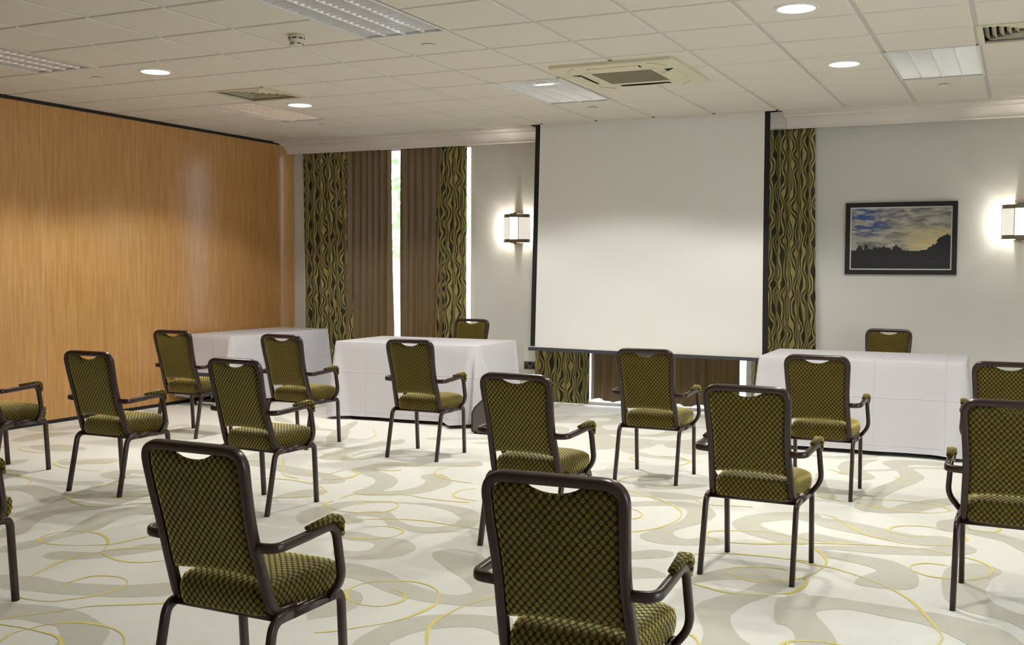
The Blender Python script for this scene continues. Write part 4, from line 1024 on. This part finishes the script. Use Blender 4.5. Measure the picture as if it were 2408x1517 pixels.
def cloth(x, y, L_, W_, rz, label, drops, h=.742, flare=.02, corner=(.1, .1, .1, .1), skew=(0, 0, 0, 0), seed=0):
    """drops: hem height above floor on sides -y, +x, +y, -x"""
    rnd = random.Random(seed)
    a, b, r = L_ / 2 + .006, W_ / 2 + .006, .03
    segs = []
    path = []   # (x, y, nx, ny, side position)
    cor = [(a - r, -b + r, -90), (a - r, b - r, 0), (-a + r, b - r, 90), (-a + r, -b + r, 180)]
    sides = [((-a + r, -b), (a - r, -b), (0, -1)), ((a, -b + r), (a, b - r), (1, 0)), ((a - r, b), (-a + r, b), (0, 1)), ((-a, b - r), (-a, -b + r), (-1, 0))]
    for k in range(4):
        p, q, nn = sides[k]; n = 56 if k % 2 == 0 else 40
        ln = math.hypot(q[0] - p[0], q[1] - p[1])
        for i in range(n):
            f = i / n
            path.append((p[0] + (q[0] - p[0]) * f, p[1] + (q[1] - p[1]) * f, nn[0], nn[1], k, f, ln))
        cx, cy, a0 = cor[k]
        for i in range(8):
            an = R(a0 + 90 * i / 8)
            path.append((cx + r * math.cos(an), cy + r * math.sin(an), math.cos(an), math.sin(an), k, 1.0 + i / 8, ln))
    lv = [0, .008, .02, .05, .1, .18, .28, .4, .52, .64, .76, .88, .95, 1.0]
    ph = [rnd.uniform(0, 6.28) for _ in range(8)]
    verts = []
    P = len(path)
    for li, tt in enumerate(lv):
        for i, (px, py, nx, ny, k, f, ln) in enumerate(path):
            # hem heights blend round the corners
            if f <= 1: d0 = drops[k]; dn = drops[(k + 1) % 4]; dp = drops[(k - 1) % 4]; e = .12
            if f > 1: hem = drops[k] * (2 - f) + drops[(k + 1) % 4] * (f - 1); hem = (hem + min(drops[k], drops[(k + 1) % 4])) / 2
            else:
                hem = drops[k]
                dc = (1 - f) * ln; dd = f * ln
                if dc < .15: w = (1 - dc / .15) * .5; hem = hem * (1 - w) + (min(drops[k], dn) * .5 + (drops[k] + dn) * .25) * w
                if dd < .15: w = (1 - dd / .15) * .5; hem = hem * (1 - w) + (min(drops[k], dp) * .5 + (drops[k] + dp) * .25) * w
            out = flare * tt
            s = f * ln
            out += tt ** 1.3 * (.007 * math.sin(s * 9 + ph[k]) + .005 * math.sin(s * 17 + ph[k + 4]) + .004 * math.sin(s * 4 + ph[(k + 2) % 4]))
            # corner folds: a tapering flap that widens towards the hem
            def flap(ci, dist):
                w = .02 + .14 * tt
                dist = dist - skew[ci] * tt
                return corner[ci] * tt * max(0, 1 - abs(dist) / w)
            if f > 1:
                out += corner[k] * tt * (1 if abs(skew[k]) < .02 else .6)
            else:
                out += flap(k, (1 - f) * ln) + flap((k - 1) % 4, f * ln)
            z = h - (h - hem) * tt
            if tt < .05: # rounded table edge
                out -= .004 * (1 - tt / .05)
            verts.append((px + nx * out, py + ny * out, max(z, .004)))
    m = MB(); fs = []
    for li in range(len(lv) - 1):
        for i in range(P):
            j = (i + 1) % P
            fs.append((li * P + i, (li + 1) * P + i, (li + 1) * P + j, li * P + j))
    m.add(verts, fs, True)
    m.f.append(tuple(range(P))); m.s.append(False)
    o = m.build('tablecloth', LINEN)
    o.location = (x, y, 0); o.rotation_euler = (0, 0, rz)
    return tag(o, label, 'tablecloth', 'white tablecloths')
T2 = (-5.215, 8.985, 1.50, .91, R(2.6)); T3 = (-1.165, 9.20, 1.55, .96, R(1.6)); T1 = (-7.575, 9.36, .69, 1.70, R(.8))
table(*T2[:4], T2[4], 'folding table under the white cloth left of the projection screen')
cloth(*T2[:4], T2[4], 'white tablecloth on the table left of the projection screen, draped to the floor', (.035, .03, .03, .03), corner=(.2, .05, .05, .07), skew=(.16, 0, 0, 0), seed=1)
table(*T3[:4], T3[4], 'folding table under the white cloth in front of the picture')
cloth(*T3[:4], T3[4], 'white tablecloth on the table in front of the picture', (.035, .02, .03, .04), corner=(.07, .05, .05, .07), skew=(.04, 0, 0, .03), seed=2)
t1 = table(T1[0], T1[1], 1.67, .65, R(90.8), 'folding table with chrome legs beside the wood partition')
cloth(*T1[:4], T1[4], 'white tablecloth with raised near end on the table by the wood partition', (.36, .06, .1, .06), corner=(.05, .05, .04, .04), skew=(.02, 0, 0, 0), seed=3)

t = empty('equipment_case', (-4.18, 8.33, 0)); tag(t, 'dark grey slant-cornered case on the floor at the end of the draped table', 'case')
cp = [(-.14, .02), (.16, .02), (.16, .30), (-.04, .30), (-.115, .23), (-.14, .18)]
MB().prism(cp, -.1, .1, 'y').build('body', CASEM, t)
m = MB(); m.sweep([(x, -.102, z) for x, z in cp + [cp[0]]], [(-.004, -.004), (.004, -.004), (.004, .004), (-.004, .004)], up=(0, 1, 0)).build('edge_trim', BLACK, t)
for sx in (-.12, .14):
    for sy in (-.08, .08):
        MB().lathe([(0, 0), (.014, 0), (.016, .02), (0, .02)], 16, (sx, sy)).build('rubber_foot', BLACK, t)
# ------------------------------------------------------------------ chairs
def chair_meshes():
    D = {}
    tube = rrect(.0295, .033, .009); leg = rrect(.024, .035, .010)
    # back frame: J-feet, uprights and top bar in one bent tube
    def back_pts(s):
        return [(s * .190, -.02, .371), (s * .190, -.118, .371), (s * .1835, -.160, .50), (s * .1775, -.201, .635), (s * .1855, -.236, .775), (s * .1925, -.260, .897)]
    lp = back_pts(-1); rp = back_pts(1)[::-1]
    D['back_frame'] = MB().sweep(fillet(lp + rp, [.07, .08, .08, .08, .062, .062, .08, .08, .08, .07], 8), tube, up=(0, 0, 1)).mesh('back_frame', FRAME)
    D['rear_rail'] = MB().sweep([(-.2, -.112, .363), (.2, -.112, .363)], rrect(.024, .026, .006)).mesh('rear_rail', FRAME)
    D['front_rail'] = MB().sweep([(-.2, .19, .363), (.2, .19, .363)], rrect(.024, .026, .006)).mesh('front_rail', FRAME)
    for s, nm in ((-1, 'l'), (1, 'r')):
        D['side_rail_' + nm] = MB().sweep([(s * .212, -.06, .362), (s * .212, .125, .362)], leg).mesh('side_rail', FRAME)
        D['rear_leg_' + nm] = MB().sweep(fillet([(s * .216, -.228, 0), (s * .213, -.148, .362), (s * .212, -.06, .362)], .085, 9), leg, up=(0, 0, 1)).mesh('leg', FRAME)
        D['front_leg_' + nm] = MB().sweep(fillet([(s * .211, .228, 0), (s * .212, .205, .362), (s * .212, .125, .362)], .075, 9), leg, up=(0, 0, 1)).mesh('leg', FRAME)
        D['foot_rear_' + nm] = None
        ap = fillet([(s * .178, -.192, .598), (s * .258, -.190, .600), (s * .258, -.06, .606), (s * .258, .110, .617), (s * .272, .128, .43), (s * .222, .132, .366)], [.055, .03, .052, .06], 9)
        D['arm_' + nm] = MB().sweep(ap, rrect(.024, .031, .009), up=(0, 0, 1)).mesh('arm', FRAME)
        # pad lies on the arm tube from its middle and over the front bend
        pp = fillet([(s * .258, -.035, .630), (s * .258, .125, .640), (s * .2605, .140, .572)], .05, 9)
        n = len(pp); m = MB(); sec = rrect(.046, .022, .0105)
        m.sweep(pp, sec, up=(0, 0, 1))
        k = len(sec)
        for i in range(n):                      # pinch the ends
            f = min(i, n - 1 - i)
            sc = (.55, .86, .97)[f] if f < 3 else 1
            c = Vector(pp[i])
            for j in range(k):
                p = Vector(m.v[i * k + j]); m.v[i * k + j] = tuple(c + (p - c) * sc)
        D['arm_pad_' + nm] = m.mesh('arm_pad', FABRIC, uv='box')
    # seat cushion: rings of a rounded trapezoid
    def outline(ins, n=9):
        pts = []
        hwf, hwr, yf, yr, r = .208 - ins, .176 - ins, .243 - ins, -.150 + ins, max(.045 - ins * .4, .012)
        for (sx, sy, a0) in ((1, 1, 0), (-1, 1, 90), (-1, -1, 180), (1, -1, 270)):
            hw = hwf if sy > 0 else hwr
            cx, cy = sx * (hw - r), (yf - r if sy > 0 else yr + r)
            for k in range(n + 1):
                a = R(a0 + 90 * k / n); pts.append((cx + r * math.cos(a), cy + r * math.sin(a)))
        # subdivide straight runs so the crown stays smooth
        out = []
        for i in range(len(pts)):
            p, q = pts[i], pts[(i + 1) % len(pts)]
            d = math.hypot(q[0] - p[0], q[1] - p[1]); c = 8 if d > .06 or (i % (n + 1) == n) else 1
            for j in range(c): out.append((p[0] + (q[0] - p[0]) * j / c, p[1] + (q[1] - p[1]) * j / c))
        return out
    rings = [(.004, .370), (.002, .378), (-.002, .395), (-.004, .42), (.0, .445), (.009, .461), (.026, .471), (.05, .477), (.08, .4815), (.11, .484), (.14, .4855)]
    m = MB(); first = outline(rings[0][0]); P = len(first)
    vs = []
    for ins, z in rings:
        for (x, y) in outline(ins):
            vs.append((x, y, z - (.012 * max(0, (y - .15) / .09) if z > .45 else 0)))
    fs = [(j * P + i, j * P + (i + 1) % P, (j + 1) * P + (i + 1) % P, (j + 1) * P + i) for j in range(len(rings) - 1) for i in range(P)]
    m.add(vs, fs, True)
    m.f += [tuple(range(P)), tuple(range((len(rings) - 1) * P, len(rings) * P))]; m.s += [False, True]
    D['seat'] = m.mesh('seat', FABRIC, uv='box')
    # back pad between the uprights, with the hand-hold dip at the top
    def yline(z):
        ks = [(.37, -.118), (.50, -.160), (.635, -.201), (.775, -.236), (.897, -.260)]
        for (a, ya), (b, yb) in zip(ks[:-1], ks[1:]):
            if z <= b: return ya + (yb - ya) * (z - a) / (b - a)
        return ks[-1][1]
    def xin(z):
        ks = [(.37, .190), (.50, .1835), (.635, .1775), (.775, .1855), (.90, .1925)]
        for (a, ya), (b, yb) in zip(ks[:-1], ks[1:]):
            if z <= b: return ya + (yb - ya) * (z - a) / (b - a) - .0125
        return .1795
    def pos(u, v, front):
        top = .886 - .026 * (max(0, 1 - (abs(u) * .178 / .084) ** 2.2)) - .05 * max(0, abs(u) - .72) ** 2 / .0784 * .55
        bot = .488 + .010 * (1 - u * u)
        z = bot + (top - bot) * v
        x = u * (xin(z) - .0005)
        eu = max(0, 1 - abs(u) ** 9) ** .5; ev = max(0, 1 - abs(2 * v - 1) ** 13) ** .5
        th = eu * ev
        y = yline(z) + (.002 + .026 * th * (.85 + .15 * math.cos(u * 1.5)) if front else -.002 - .013 * th)
        return (x, y, z)
    nu, nv = 30, 30
    uu = lambda p: math.copysign(1 - (1 - abs(2 * p - 1)) ** 1.0, 2 * p - 1)
    m = MB()
    m.grid(lambda p, q: pos(uu(p), q, False), nu, nv)
    b = MB(); b.grid(lambda p, q: pos(uu(p), q, True), nu, nv, flip=True)
    m.add(b.v, b.f, True)
    N = (nu + 1) * (nv + 1)
    edge = [i * (nv + 1) for i in range(nu + 1)] + [nu * (nv + 1) + j for j in range(1, nv + 1)] + [i * (nv + 1) + nv for i in range(nu - 1, -1, -1)] + [j for j in range(nv - 1, 0, -1)]
    for i in range(len(edge)):
        a_, b_ = edge[i], edge[(i + 1) % len(edge)]
        m.f.append((a_, b_, b_ + N, a_ + N)); m.s.append(True)
    D['back_pad'] = m.mesh('back_pad', FABRIC, uv='box')
    return D
CM = chair_meshes()
def chair(x, y, deg, label, group):
    t = empty('banquet_armchair', (x, y, 0), R(deg)); tag(t, label, 'chair', group)
    link('seat', CM['seat'], t); link('back_pad', CM['back_pad'], t); link('back_frame', CM['back_frame'], t)
    link('rear_rail', CM['rear_rail'], t); link('front_rail', CM['front_rail'], t)
    for s in 'lr':
        link('side_rail', CM['side_rail_' + s], t)
        link('leg', CM['rear_leg_' + s], t); link('leg', CM['front_leg_' + s], t)
        a = link('arm', CM['arm_' + s], t)
        link('arm_pad', CM['arm_pad_' + s], a)
    return t
G_ = 'green dotted banquet armchairs in the audience rows'
S_ = 'green dotted banquet armchairs behind the presenter tables'
chair(-2.243, 2.725, -.5, 'green dotted armchair nearest the camera on the left, back turned, legs cut by bottom edge', G_)
chair(-1.09, 2.765, 2.5, 'green dotted armchair nearest the camera in the middle, seat cut by the bottom edge', G_)
chair(-4.095, 2.946, 0, 'green dotted armchair at the bottom left corner, only its seat corner and front leg showing', G_)
chair(-6.425, 5.145, -1, 'green dotted armchair cut by the left edge in front of the wood partition', G_)
chair(-5.288, 5.14, .5, 'green dotted armchair in the middle row nearest the wood partition, fully in view', G_)
chair(-4.117, 5.147, -3.0, 'green dotted armchair just behind the large left foreground chair', G_)
chair(-2.295, 5.115, -2.0, 'green dotted armchair directly behind the middle foreground chair, partly hiding the draped table', G_)
chair(-1.126, 5.117, -1.5, 'green dotted armchair in the middle row standing alone right of the foreground chairs', G_)
chair(-.016, 5.07, -1.0, 'green dotted armchair at the right edge of the photo, the nearer of the two', G_)
chair(-6.462, 7.125, .5, 'green dotted armchair in front of the draped table by the wood partition', G_)
chair(-5.305, 7.105, -.7, 'green dotted armchair between the two left-hand draped tables', G_)
chair(-4.13, 7.114, .2, 'green dotted armchair in front of the draped table left of the projection screen', G_)
chair(-2.275, 7.078, 0, 'green dotted armchair in front of the bottom of the projection screen', G_)
chair(-1.155, 7.10, -.1, 'green dotted armchair in front of the draped table below the picture', G_)
chair(-.06, 7.13, 0, 'green dotted armchair at the right edge, behind the nearer right-edge chair', G_)
chair(-5.275, 9.79, 180, 'green dotted armchair facing the room behind the table left of the projection screen', S_)
chair(-1.10, 10.03, 180, 'green dotted armchair facing the room behind the table below the picture', S_)
